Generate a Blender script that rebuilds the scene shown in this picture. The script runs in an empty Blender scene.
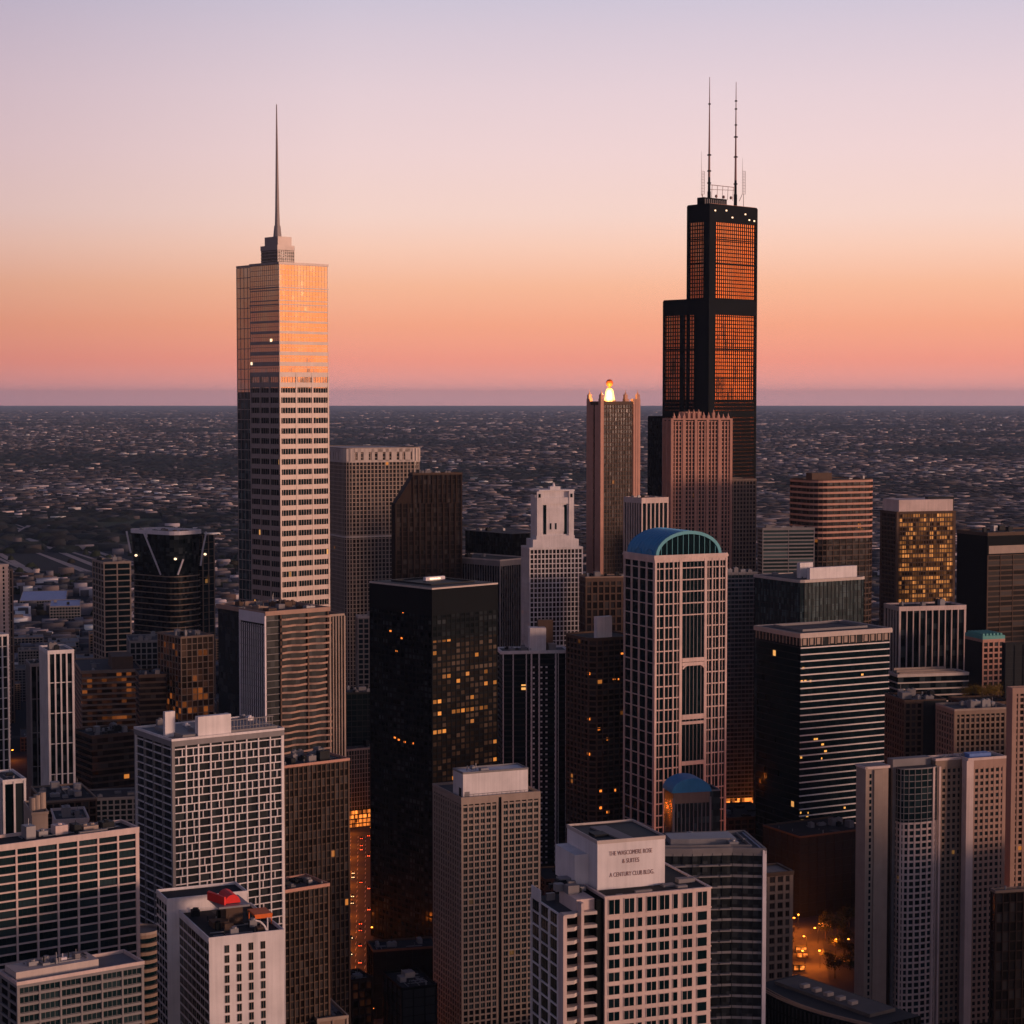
import bpy, math, random
import numpy as np
from mathutils import Vector, Matrix
R = math.radians
# ------------------------------------------------------------ camera
CAMZ, FPX, EYE = 310.0, 2000.0, 398.8
PITCH = math.atan((512 - EYE) / FPX)
sc = bpy.context.scene
cam = bpy.data.objects.new("camera", bpy.data.cameras.new("camera"))
sc.collection.objects.link(cam); sc.camera = cam
cam.location = (0, 0, CAMZ)
cam.rotation_euler = (R(90) - PITCH, 0, 0)
cam.data.lens = FPX / 1024 * 36; cam.data.sensor_width = 36
cam.data.clip_start = 1; cam.data.clip_end = 600000
sc.view_settings.view_transform = 'Standard'; sc.view_settings.look = 'None'
sc.view_settings.exposure = 0.0; sc.view_settings.gamma = 1.0
sc.render.resolution_x = sc.render.resolution_y = 1024
sc.cycles.max_bounces = 6; sc.cycles.glossy_bounces = 3; sc.cycles.diffuse_bounces = 3
sc.cycles.volume_bounces = 0; sc.cycles.use_denoising = True
sc.cycles.sample_clamp_indirect = 4

def lin(r, g, b):
    f = lambda c: (c / 255 / 12.92) if c / 255 <= .04045 else ((c / 255 + .055) / 1.055) ** 2.4
    return (f(r), f(g), f(b), 1)

# ------------------------------------------------------------ sky
W = bpy.data.worlds.new("World"); sc.world = W; W.use_nodes = True
nt = W.node_tree; nt.nodes.clear()
def nd(nt, t, **kw):
    n = nt.nodes.new(t)
    for k, v in kw.items(): setattr(n, k, v)
    return n
def mth(nt, op, a, b=None, clamp=False):
    n = nt.nodes.new('ShaderNodeMath'); n.operation = op; n.use_clamp = clamp
    for i, v in enumerate((a, b)):
        if v is None: continue
        if isinstance(v, (int, float)): n.inputs[i].default_value = v
        else: nt.links.new(v, n.inputs[i])
    return n.outputs[0]
def ramp(nt, fac, stops, interp='LINEAR'):
    n = nt.nodes.new('ShaderNodeValToRGB'); n.color_ramp.interpolation = interp
    e = n.color_ramp.elements
    e.remove(e[1]); e[0].position = stops[0][0]; e[0].color = stops[0][1]
    for p, c in stops[1:]: e.new(p).color = c
    nt.links.new(fac, n.inputs[0]); return n.outputs[0]
tc = nd(nt, 'ShaderNodeTexCoord'); sp = nd(nt, 'ShaderNodeSeparateXYZ')
nt.links.new(tc.outputs['Generated'], sp.inputs[0])
el = mth(nt, 'ARCSINE', sp.outputs[2])
fac = mth(nt, 'POWER', mth(nt, 'MULTIPLY', mth(nt, 'MAXIMUM', el, 0.0), 1 / R(90)), 0.5)
S = [(.05, (252, 178, 176)), (.6, (254, 166, 152)), (1.1, (255, 160, 138)), (2.1, (255, 172, 138)), (3.2, (255, 190, 156)), (4.3, (255, 208, 186)),
     (5.2, (251, 216, 204)), (6.9, (244, 215, 214)), (8.6, (234, 211, 217)), (10.3, (219, 204, 217)), (11.6, (204, 198, 217)),
     (17, (150, 152, 184)), (28, (92, 102, 136)), (50, (52, 64, 98)), (90, (32, 44, 76))]
col = ramp(nt, fac, [((d / 90) ** .5, lin(*c)) for d, c in S])
def g(v, t=1.0): return (v, v * t, v * t * t, 1)
xr = mth(nt, 'ADD', mth(nt, 'MULTIPLY', sp.outputs[0], .5), .5)
az = ramp(nt, xr, [(0, (.36, .38, .48, 1)), (.28, (.48, .48, .56, 1)), (.376, (.78, .76, .80, 1)), (.46, (.97, .97, .97, 1)), (.55, (1, 1, 1, 1)),
                   (.66, (1.0, 1.0, 1.0, 1)), (1, (1.0, .90, .82, 1))])
mx = nd(nt, 'ShaderNodeMix', data_type='RGBA', blend_type='MULTIPLY'); mx.inputs[0].default_value = 1
nt.links.new(col, mx.inputs[6]); nt.links.new(az, mx.inputs[7])
SUN = Vector((math.cos(R(-20)) * math.cos(R(3.2)), math.sin(R(-20)) * math.cos(R(3.2)), math.sin(R(3.2))))
# the afterglow round the sun, wide and low over the western horizon
hx = Vector((math.cos(R(-2)), math.sin(R(-2)), 0))
dt = nd(nt, 'ShaderNodeVectorMath', operation='DOT_PRODUCT'); dt.inputs[1].default_value = hx
nt.links.new(tc.outputs['Generated'], dt.inputs[0])
gl = mth(nt, 'POWER', mth(nt, 'MAXIMUM', dt.outputs['Value'], 0.0), 16.0)
gz = mth(nt, 'MULTIPLY', gl, mth(nt, 'EXPONENT', mth(nt, 'MULTIPLY', mth(nt, 'ABSOLUTE', el), -7.0)))
mg = nd(nt, 'ShaderNodeMix', data_type='RGBA', blend_type='ADD')
nt.links.new(gz, mg.inputs[0]); nt.links.new(mx.outputs[2], mg.inputs[6]); mg.inputs[7].default_value = (2.1, .66, .07, 1)
bg = nd(nt, 'ShaderNodeBackground'); wo = nd(nt, 'ShaderNodeOutputWorld')
nt.links.new(mg.outputs[2], bg.inputs[0]); nt.links.new(bg.outputs[0], wo.inputs[0])
bg.inputs[1].default_value = 1.0
W.cycles.sampling_method = 'MANUAL'; W.cycles.sample_map_resolution = 1024

# ------------------------------------------------------------ sun
sl = bpy.data.lights.new("sun", 'SUN'); so = bpy.data.objects.new("sun", sl); sc.collection.objects.link(so)
sl.energy = 3.1; sl.color = (1, .58, .42); sl.angle = R(10)
so.rotation_euler = (-SUN).to_track_quat('-Z', 'Y').to_euler()

# ------------------------------------------------------------ object helpers
C = sc.collection
def tag(o, label=None, cat=None, group=None, kind=None):
    for k, v in (('label', label), ('category', cat), ('group', group), ('kind', kind)):
        if v: o[k] = v
    return o
def proj(p):
    y, h = p[1], CAMZ - p[2]
    fw = y * math.cos(PITCH) + h * math.sin(PITCH); up = -h * math.cos(PITCH) + y * math.sin(PITCH)
    return 512 + FPX * p[0] / fw, 512 - FPX * up / fw
def zat(y, D):
    t = (512 - y) / FPX; s, c = math.sin(PITCH), math.cos(PITCH)
    return CAMZ - D * (s - t * c) / (c + t * s)
def xat(px, D, z): return (px - 512) / FPX * (D * math.cos(PITCH) + (CAMZ - z) * math.sin(PITCH))

class Fr:                                   # a corner and a heading: x along the front, y away from it
    def __init__(s, x, y, phi): s.x, s.y, s.c, s.s, s.phi = x, y, math.cos(phi), math.sin(phi), phi
    def __call__(s, x, y, z): return (s.x + x * s.c - y * s.s, s.y + x * s.s + y * s.c, z)
    def sub(s, x, y):
        p = s(x, y, 0); return Fr(p[0], p[1], s.phi)
class MB:
    def __init__(s): s.v = []; s.f = []; s.uv = []; s.m = []
    def face(s, pts, uvs=None, m=0):
        n = len(s.v); s.v += [tuple(p) for p in pts]; s.f.append(tuple(range(n, n + len(pts))))
        s.uv += uvs if uvs else [(0.0, 0.0)] * len(pts); s.m.append(m)
    def prism(s, fr, outl, z0, z1, m=0, bot=True, top=True, cells=None, ztop=None, fh=3.5, mt=None):
        n = len(outl); u = 0
        for i in range(n):
            (x0, y0), (x1, y1) = outl[i], outl[(i + 1) % n]
            L = math.hypot(x1 - x0, y1 - y0)
            k = cells[i] if cells else L / 3.0
            zt = ztop if ztop is not None else z1
            a, b = (zt - z0) / fh, (zt - z1) / fh
            s.face([fr(x0, y0, z0), fr(x1, y1, z0), fr(x1, y1, z1), fr(x0, y0, z1)], [(u, -a), (u + k, -a), (u + k, -b), (u, -b)], m)
            u += k + 7
        if top: s.face([fr(x, y, z1) for x, y in outl], None, m if mt is None else mt)
        if bot: s.face([fr(x, y, z0) for x, y in reversed(outl)], None, m)
        return s
    def box(s, fr, x0, x1, y0, y1, z0, z1, m=0, bot=True):
        return s.prism(fr, [(x0, y0), (x1, y0), (x1, y1), (x0, y1)], z0, z1, m, bot)
    def bar(s, p, q, r, m=0, n=4, r2=None):
        p, q = Vector(p), Vector(q); d = (q - p).normalized(); r2 = r if r2 is None else r2
        a = d.orthogonal().normalized(); b = d.cross(a)
        A = [p + r * (math.cos(t) * a + math.sin(t) * b) for t in [2 * math.pi * (i + .5) / n for i in range(n)]]
        B = [q + r2 * (math.cos(t) * a + math.sin(t) * b) for t in [2 * math.pi * (i + .5) / n for i in range(n)]]
        for i in range(n): s.face([A[i], A[(i + 1) % n], B[(i + 1) % n], B[i]], None, m)
        s.face(B, None, m); s.face(A[::-1], None, m); return s
    def ball(s, c, rx, ry, rz, m=0, n=8, k=5, jit=0, rnd=None):
        P = [[Vector((c[0] + rx * math.sin(math.pi * j / k) * math.cos(2 * math.pi * i / n) * (1 + (rnd.uniform(-jit, jit) if rnd else 0)),
                      c[1] + ry * math.sin(math.pi * j / k) * math.sin(2 * math.pi * i / n) * (1 + (rnd.uniform(-jit, jit) if rnd else 0)),
                      c[2] - rz * math.cos(math.pi * j / k))) for i in range(n)] for j in range(k + 1)]
        for j in range(k):
            for i in range(n):
                q = [P[j][i], P[j][(i + 1) % n], P[j + 1][(i + 1) % n], P[j + 1][i]]
                if j == 0: q = q[1:]
                if j == k - 1: q = [q[0], q[1], q[2]]
                s.face(q, None, m)
        return s
    def mesh(s, name, mats, inv=None, smooth=False):
        me = bpy.data.meshes.new(name)
        v = s.v
        if inv is not None: v = [inv @ Vector(p) for p in v]
        me.from_pydata(v, [], s.f)
        uv = me.uv_layers.new(name='UVMap'); uv.data.foreach_set('uv', np.array(s.uv, dtype=np.float32).ravel())
        for m in (mats if isinstance(mats, (list, tuple)) else [mats]): me.materials.append(m)
        me.polygons.foreach_set('material_index', s.m)
        if smooth: me.polygons.foreach_set('use_smooth', [True] * len(s.f))
        me.update(); return me
    def build(s, name, mats, root=None, parent=None, smooth=False):
        inv = root.matrix_world.inverted() if root else None
        o = bpy.data.objects.new(name, s.mesh(name, mats, inv, smooth)); C.objects.link(o)
        p = parent or root
        if p: o.parent = p
        return o
def offs(outl, d):                           # offset a convex CCW outline outwards
    n = len(outl); out = []
    for i in range(n):
        p0, p1, p2 = Vector(outl[i - 1]), Vector(outl[i]), Vector(outl[(i + 1) % n])
        e1, e2 = (p1 - p0).normalized(), (p2 - p1).normalized()
        n1, n2 = Vector((e1.y, -e1.x)), Vector((e2.y, -e2.x))
        b = (n1 + n2); k = d * 2 / max(b.length_squared, .5)
        q = p1 + b * k; out.append((q.x, q.y))
    return out
def ring(mb, fr, outl, w, z0, z1, m=0):      # a parapet: a closed wall w thick just inside the outline
    i_ = offs(outl, -w); n = len(outl)
    for k in range(n):
        a, b, c, d = outl[k], outl[(k + 1) % n], i_[(k + 1) % n], i_[k]
        mb.face([fr(*a, z0), fr(*b, z0), fr(*b, z1), fr(*a, z1)], None, m)
        mb.face([fr(*c, z0), fr(*d, z0), fr(*d, z1), fr(*c, z1)], None, m)
        mb.face([fr(*a, z1), fr(*b, z1), fr(*c, z1), fr(*d, z1)], None, m)
def rrect(a, b, r, n=4):
    o = []
    for cx, cy, t in ((a - r, r, -90), (a - r, b - r, 0), (r, b - r, 90), (r, r, 180)):
        for k in range(n + 1):
            w = R(t + 90 * k / n); o.append((cx + r * math.cos(w), cy + r * math.sin(w)))
    return o
def rect(x0, x1, y0, y1): return [(x0, y0), (x1, y0), (x1, y1), (x0, y1)]

# ------------------------------------------------------------ materials
def newmat(name):
    m = bpy.data.materials.new(name); m.use_nodes = True
    nt = m.node_tree; b = nt.nodes['Principled BSDF']; return m, nt, b
def plain(name, col, rough=.7, metal=0, spec=.25, emit=None, es=0, var=.12, sc_=.2, streak=True):
    m, nt, b = newmat(name)
    b.inputs['Roughness'].default_value = rough; b.inputs['Metallic'].default_value = metal
    b.inputs['Specular IOR Level'].default_value = spec
    if emit:
        b.inputs['Emission Color'].default_value = (*emit, 1); b.inputs['Emission Strength'].default_value = es
    tc = nd(nt, 'ShaderNodeTexCoord'); n1 = nd(nt, 'ShaderNodeTexNoise'); n1.inputs['Scale'].default_value = sc_; n1.inputs['Detail'].default_value = 5
    nt.links.new(tc.outputs['Object'], n1.inputs['Vector'])
    mp = nd(nt, 'ShaderNodeMapping'); mp.inputs['Scale'].default_value = (.9, .9, .03)
    n2 = nd(nt, 'ShaderNodeTexNoise'); n2.inputs['Scale'].default_value = 1.0; n2.inputs['Detail'].default_value = 3
    nt.links.new(tc.outputs['Object'], mp.inputs[0]); nt.links.new(mp.outputs[0], n2.inputs['Vector'])
    s = mth(nt, 'ADD', mth(nt, 'MULTIPLY', mth(nt, 'SUBTRACT', n1.outputs[0], .5), 3 * var), 1.0)
    if streak: s = mth(nt, 'ADD', s, mth(nt, 'MULTIPLY', mth(nt, 'SUBTRACT', n2.outputs[0], .5), 2.2 * var))
    v = nd(nt, 'ShaderNodeVectorMath', operation='SCALE'); v.inputs[0].default_value = col[:3]; nt.links.new(s, v.inputs['Scale'])
    nt.links.new(v.outputs[0], b.inputs['Base Color'])
    return m
def glass(name, tint, ior=1.9, rough=.08, lit=0.0, litcol=(1, .45, .12), ls=1.2, var=1.0, jit=.02, thr=.50, metal=0.0, warp=0.0, dim=0.0, run=(.16, .45)):
    """Dark window glass. Every pane (one UV cell) gets its own blinds, tilt and, now and then, a lamp inside."""
    m, nt, b = newmat(name); m.cycles.emission_sampling = 'NONE'
    uv = nd(nt, 'ShaderNodeUVMap'); fl = nd(nt, 'ShaderNodeVectorMath', operation='FLOOR'); nt.links.new(uv.outputs[0], fl.inputs[0])
    oi = nd(nt, 'ShaderNodeObjectInfo')
    rv = nd(nt, 'ShaderNodeCombineXYZ'); nt.links.new(mth(nt, 'MULTIPLY', oi.outputs['Random'], 531.0), rv.inputs[2])
    ad = nd(nt, 'ShaderNodeVectorMath', operation='ADD'); nt.links.new(fl.outputs[0], ad.inputs[0]); nt.links.new(rv.outputs[0], ad.inputs[1])
    wn = nd(nt, 'ShaderNodeTexWhiteNoise', noise_dimensions='3D'); nt.links.new(ad.outputs[0], wn.inputs['Vector'])
    sc3 = nd(nt, 'ShaderNodeSeparateColor'); nt.links.new(wn.outputs['Color'], sc3.inputs[0])
    r2 = mth(nt, 'POWER', sc3.outputs[1], 3.0)
    mix = nd(nt, 'ShaderNodeMix', data_type='RGBA'); nt.links.new(mth(nt, 'MULTIPLY', r2, var, True), mix.inputs[0])
    mix.inputs[6].default_value = (*tint, 1); mix.inputs[7].default_value = tuple(min(1, c * 3 + .035) for c in tint) + (1,)
    nt.links.new(mix.outputs[2], b.inputs['Base Color'])
    b.inputs['Roughness'].default_value = rough; b.inputs['IOR'].default_value = ior; b.inputs['Metallic'].default_value = metal
    ge = nd(nt, 'ShaderNodeNewGeometry')
    s1 = nd(nt, 'ShaderNodeVectorMath', operation='SUBTRACT'); s1.inputs[1].default_value = (.5, .5, .5); nt.links.new(wn.outputs['Color'], s1.inputs[0])
    s2 = nd(nt, 'ShaderNodeVectorMath', operation='SCALE'); s2.inputs['Scale'].default_value = jit; nt.links.new(s1.outputs[0], s2.inputs[0])
    s3 = nd(nt, 'ShaderNodeVectorMath', operation='ADD'); nt.links.new(ge.outputs['Normal'], s3.inputs[0]); nt.links.new(s2.outputs[0], s3.inputs[1])
    s4 = nd(nt, 'ShaderNodeVectorMath', operation='NORMALIZE'); nt.links.new(s3.outputs[0], s4.inputs[0]); nt.links.new(s4.outputs[0], b.inputs['Normal'])
    if warp > 0:                             # big panes never hang quite true: slow bends in the reflection
        tc = nd(nt, 'ShaderNodeTexCoord'); mw = nd(nt, 'ShaderNodeMapping'); mw.inputs['Scale'].default_value = (.07, .07, .022)
        w1 = nd(nt, 'ShaderNodeTexNoise'); w1.inputs['Scale'].default_value = 1.0; w1.inputs['Detail'].default_value = 3
        nt.links.new(tc.outputs['Object'], mw.inputs[0]); nt.links.new(mw.outputs[0], w1.inputs['Vector'])
        w2 = nd(nt, 'ShaderNodeVectorMath', operation='SUBTRACT'); w2.inputs[1].default_value = (.5, .5, .5); nt.links.new(w1.outputs['Color'], w2.inputs[0])
        w3 = nd(nt, 'ShaderNodeVectorMath', operation='SCALE'); w3.inputs['Scale'].default_value = warp; nt.links.new(w2.outputs[0], w3.inputs[0])
        w4 = nd(nt, 'ShaderNodeVectorMath', operation='ADD'); nt.links.new(s3.outputs[0], w4.inputs[0]); nt.links.new(w3.outputs[0], w4.inputs[1]); nt.links.new(w4.outputs[0], s4.inputs[0])
    if lit > 0:
        nz = nd(nt, 'ShaderNodeTexNoise'); nz.inputs['Detail'].default_value = 2
        mp = nd(nt, 'ShaderNodeMapping'); mp.inputs['Scale'].default_value = (*run, 1); nt.links.new(ad.outputs[0], mp.inputs[0]); nt.links.new(mp.outputs[0], nz.inputs['Vector'])
        nz.inputs['Scale'].default_value = 1.0
        cl = mth(nt, 'MULTIPLY', mth(nt, 'MULTIPLY', mth(nt, 'SUBTRACT', nz.outputs[0], thr), 7.0, True), lit)
        on = mth(nt, 'LESS_THAN', sc3.outputs[0], cl)
        br = mth(nt, 'ADD', .25, mth(nt, 'MULTIPLY', sc3.outputs[2], .9))
        b.inputs['Emission Color'].default_value = (*litcol, 1)
        nt.links.new(mth(nt, 'MULTIPLY', mth(nt, 'ADD', mth(nt, 'MULTIPLY', on, mth(nt, 'POWER', br, 1.6)), mth(nt, 'MULTIPLY', mth(nt, 'MULTIPLY', sc3.outputs[1], sc3.outputs[1]), dim)), ls), b.inputs['Emission Strength'])
    return m
M = dict(
    cream=plain('cream_stone', (.52, .45, .40)), white=plain('white_concrete', (.70, .66, .64), var=.18, sc_=.12), pink=plain('pink_concrete', (.60, .48, .43), var=.18, sc_=.12),
    beige=plain('beige_concrete', (.34, .27, .22)), tan=plain('tan_concrete', (.25, .18, .135)), brown=plain('brown_stone', (.095, .062, .045), spec=.15),
    darkbrown=plain('dark_brown_stone', (.035, .023, .018), spec=.1), salmon=plain('salmon_granite', (.50, .27, .20)), grey=plain('grey_concrete', (.22, .21, .21)),
    dark=plain('black_steel', (.0035, .006, .008), .7, spec=.08), char=plain('charcoal_metal', (.018, .022, .025), .6, spec=.12), steel=plain('brushed_steel', (.29, .25, .235), .45, .3),
    roof=plain('dark_roof_felt', (.022, .025, .028), .9, streak=False, var=.25), roofg=plain('grey_gravel_roof', (.075, .073, .073), .9, streak=False, var=.2),
    roofl=plain('pale_roof_membrane', (.20, .19, .19), .8, streak=False, var=.2), unit=plain('galvanised_duct', (.25, .25, .26), .5, .3),
    blue=plain('blue_copper_roof', (.05, .27, .50), .5, 0), teal=plain('teal_copper', (.09, .36, .42), .5), green=plain('patina_roof', (.12, .38, .34), .6),
    whitem=plain('white_metal', (.66, .62, .64), .5), red=plain('red_canvas', (.75, .035, .03), .6), orange=plain('orange_tarp', (.75, .16, .03), .6),
    rust=plain('rosy_concrete', (.36, .235, .18)), mast=plain('mast_paint', (.30, .18, .16), .6), text=plain('sign_lettering', (.30, .18, .16), .7), bluemetal=plain('blue_sheet_roof', (.10, .20, .48), .5),
)
G = dict(
    dark=glass('dark_glass', (.002, .010, .013), 1.2, var=.15, lit=.0), dlit=glass('dark_glass_lit', (.002, .010, .013), 1.2, var=.15, lit=.03, thr=.56),
    black=glass('black_glass', (.001, .0045, .006), 1.2, .15), slab=glass('slab_glass', (.010, .009, .008), 1.3, .15, lit=.42, ls=.75, litcol=(1, .33, .06), thr=.49, dim=.05, run=(.10, .8)), blackside=glass('black_glass_side', (.003, .004, .005), 1.35, .12, lit=.03, ls=.35),
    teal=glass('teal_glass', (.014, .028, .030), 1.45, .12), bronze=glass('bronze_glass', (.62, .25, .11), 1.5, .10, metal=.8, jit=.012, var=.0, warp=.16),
    mirror=glass('mirror_glass', (.66, .48, .33), 1.5, .05, metal=.75, jit=.010, var=.0, warp=.075),
    smoke=glass('smoky_glass', (.016, .020, .022), 1.42, .15, var=.4), brown=glass('brown_glass', (.011, .009, .008), 1.36, .14, lit=.03, ls=.5, thr=.56, litcol=(1, .32, .06)),
    grey=glass('grey_blind_glass', (.004, .015, .018), 1.28, .14, lit=.05, ls=.25, thr=.55, var=.5),
    gold=glass('gold_glass', (.03, .018, .01), 1.4, .1, lit=.75, litcol=(1, .36, .09), ls=.55, thr=.36, dim=.2, run=(.06, .9)), amber=glass('amber_glass', (.015, .010, .007), 1.36, .15, lit=.28, litcol=(1, .26, .05), ls=.20, thr=.50, dim=.12),
)
E = dict(
    lamp=plain('lamp_glow', (.9, .5, .2), emit=(1, .26, .03), es=7), head=plain('headlight_glow', (.9, .8, .6), emit=(1, .62, .28), es=6),
    tail=plain('taillight_glow', (.5, .05, .02), emit=(1, .08, .02), es=8), beacon=plain('beacon_glow', (.9, .7, .3), emit=(1, .50, .09), es=3.2),
    dot=plain('roof_lamp_glow', (.9, .7, .5), emit=(1, .72, .45), es=1.7), shop=plain('orange_glow_front', (.5, .2, .05), emit=(1, .24, .03), es=1.5, var=.25, sc_=.4),
)
for k in ('head', 'tail', 'dot', 'lamp', 'shop'): E[k].cycles.emission_sampling = 'NONE'

G['shop'] = glass('shopfront_glass', (.05, .02, .01), 1.4, .2, lit=.9, litcol=(1, .25, .04), ls=1.6, thr=.30, dim=.3)
# ------------------------------------------------------------ the generic tower
FOOT = []
class T:
    def __init__(s, name, label, l, c, r, y, D, phi, cat='skyscraper', group=None, reg=True, b=None):
        phi = R(phi); s.z = zat(y, D); x = xat(c, D, s.z)
        def run(px, dx, dy):                 # length along (dx,dy) until the roof corner reaches pixel px
            k = (px - 512) / FPX; fw = D * math.cos(PITCH) + (CAMZ - s.z) * math.sin(PITCH)
            return (k * fw - x) / (dx - k * dy * math.cos(PITCH))
        while True:                          # turn the block until its left side is neither hidden nor endless
            s.a = run(r, math.cos(phi), math.sin(phi)); s.b = run(l, -math.sin(phi), math.cos(phi))
            if b or 0 < s.b < max(1.7 * s.a, 28) or phi > 1.2: break
            phi += R(1)
        if b: s.b = b
        s.fr = Fr(x, D, phi)
        assert 2.5 < s.a < 400 and 2.5 < s.b < 400, (name, label, s.a, s.b)
        s.D = D; s.phi = phi; s.px = (l, c, r)
        s.root = bpy.data.objects.new(name, None); C.objects.link(s.root)
        s.root.location = s.fr(s.a / 2, s.b / 2, 0); s.root.rotation_euler = (0, 0, phi)
        s.root.empty_display_size = 5
        tag(s.root, label, cat, group)
        bpy.context.view_layer.update()
        s.root.matrix_world = Matrix.Translation(s.root.location) @ Matrix.Rotation(phi, 4, 'Z')
        s.out = rect(0, s.a, 0, s.b)
        if reg: FOOT.append((label, [s.fr(*p, 0)[:2] for p in s.out], s.z))
    def part(s, mb, name, mat, parent=None, smooth=False): return mb.build(name, mat, s.root, parent, smooth)
    def cells(s, outl, bay): return [max(1, round(math.dist(outl[i], outl[(i + 1) % len(outl)]) / bay)) for i in range(len(outl))]
    def body(s, mat, bay=3, fh=3.5, z0=-.5, z1=None, outl=None, name='wall', fr=None):
        outl = outl or s.out; z1 = s.z if z1 is None else z1
        mb = MB().prism(fr or s.fr, outl, z0, z1 - .1, cells=s.cells(outl, bay), ztop=z1, fh=fh, bot=False)
        return s.part(mb, name, mat)
    def grid(s, mat, fh=3.5, bh=.9, bo=.35, bay=3, pw=.6, po=.5, z0=0, z1=None, outl=None, name='facade_frame', fr=None, every=1, pevery=1, edges=None, corner=None, topslab=None, skip=()):
        outl = outl or s.out; z1 = s.z if z1 is None else z1; fr = fr or s.fr; mb = MB()
        n = int((z1 - z0) / fh)
        if topslab: mb.prism(fr, offs(outl, max(bo, po) + .06), z1 - topslab, z1)
        for k in range(1 if topslab else 0, n + 1):
            if bh > 0 and k % every == 0 and k not in skip:
                zt = z1 - k * fh
                mb.prism(fr, offs(outl, bo), zt - bh, zt)
        if pw > 0:
            cs = s.cells(outl, bay)
            for i in range(len(outl)):
                if edges is not None and i not in edges: continue
                p, q = Vector(outl[i]), Vector(outl[(i + 1) % len(outl)]); L = (q - p).length; e = (q - p) / L; nn = Vector((e.y, -e.x))
                for k in range(0, cs[i] + 1, pevery):
                    w = pw
                    if k in (0, cs[i]) and corner: w = corner
                    m_ = p + e * (L * k / cs[i]); h = w / 2
                    if k == 0: m_ = m_ + e * (h - po * .99 if len(outl) == 4 else 0)
                    elif k == cs[i]: m_ = m_ - e * (h - po * .98 if len(outl) == 4 else 0)
                    o = [m_ - e * h + nn * po, m_ + e * h + nn * po, m_ + e * h - nn * .3, m_ - e * h - nn * .3]
                    o = [o[3], o[2], o[1], o[0]][::-1]
                    mb.prism(fr, [(v.x, v.y) for v in o], z0 - .4, z1 - .05 - (i % 2) * .01, bot=False)
        return s.part(mb, name, mat)
    def roof(s, mat=None, pm=None, z1=None, outl=None, ph=1.1, pw=.6, o=.3, fr=None):
        outl = outl or s.out; z1 = s.z if z1 is None else z1; fr = fr or s.fr
        mb = MB(); mb.face([fr(x, y, z1 + .06) for x, y in offs(outl, -.1)])
        r = s.part(mb, 'roof', mat or M['roof'])
        if ph > 0:
            mb = MB(); ring(mb, fr, offs(outl, o), pw, z1, z1 + ph); s.part(mb, 'parapet', pm or M['grey'])
        return r
    def pipes(s, seed, z=None, outl=None, n=10):
        """Pipes, cable trays, vents and patches of newer felt on the roof."""
        rnd = random.Random(seed); z = s.z if z is None else z; outl = outl or s.out
        xs = [p[0] for p in outl]; ys = [p[1] for p in outl]; x0, x1, y0, y1 = min(xs) + 1.5, max(xs) - 1.5, min(ys) + 1.5, max(ys) - 1.5
        for i in range(n):
            x, y = rnd.uniform(x0, x1), rnd.uniform(y0, y1); k = rnd.random(); mb = MB()
            if k < .3:
                q = min(x1, x + rnd.uniform(3, 14)); mb.box(s.fr, x, max(q, x + 1), y, y + .25, z + .08, z + .35); s.part(mb, 'roof_pipe', M['unit'])
            elif k < .5:
                q = min(y1, y + rnd.uniform(3, 12)); mb.box(s.fr, x, x + .3, y, max(q, y + 1), z + .08, z + .4); s.part(mb, 'roof_pipe', M['grey'])
            elif k < .75:
                p = s.fr(x, y, z); mb.bar(p, (p[0], p[1], z + rnd.uniform(.8, 2.4)), rnd.uniform(.15, .4), 0, 8); s.part(mb, 'roof_vent', rnd.choice([M['unit'], M['char'], M['roofl']]))
            else:
                w, d = rnd.uniform(2, 6), rnd.uniform(2, 6); mb.face([s.fr(a_, b_, z + .07 + .002 * i) for a_, b_ in rect(x, min(x + w, x1 + 1), y, min(y + d, y1 + 1))]); s.part(mb, 'felt_patch', rnd.choice([M['roofl'], M['roofg'], M['char']]))
    def units(s, seed, n=8, z=None, outl=None, mats=None, hs=(1.2, 4.5), sz=(2, 8), pent=None):
        """Plant on the roof: a penthouse, air handlers, ducts and pipes."""
        rnd = random.Random(seed); z = s.z if z is None else z; outl = outl or s.out
        xs = [p[0] for p in outl]; ys = [p[1] for p in outl]; x0, x1, y0, y1 = min(xs) + 2, max(xs) - 2, min(ys) + 2, max(ys) - 2
        mats = mats or [M['unit'], M['grey'], M['roofl'], M['char']]
        put = []
        if pent:
            fx, fy, h, mm = pent; w, d = (x1 - x0) * fx, (y1 - y0) * fy; cx, cy = (x0 + x1) / 2 + rnd.uniform(-.1, .1) * (x1 - x0), (y0 + y1) / 2 + rnd.uniform(-.05, .1) * (y1 - y0)
            mb = MB().box(s.fr, cx - w / 2, cx + w / 2, cy - d / 2, cy + d / 2, z, z + h, bot=False)
            ring(mb, s.fr, offs(rect(cx - w / 2, cx + w / 2, cy - d / 2, cy + d / 2), .12), .3, z + h - .4, z + h + .5)
            s.part(mb, 'penthouse', mm); put.append((cx - w / 2, cx + w / 2, cy - d / 2, cy + d / 2))
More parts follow.
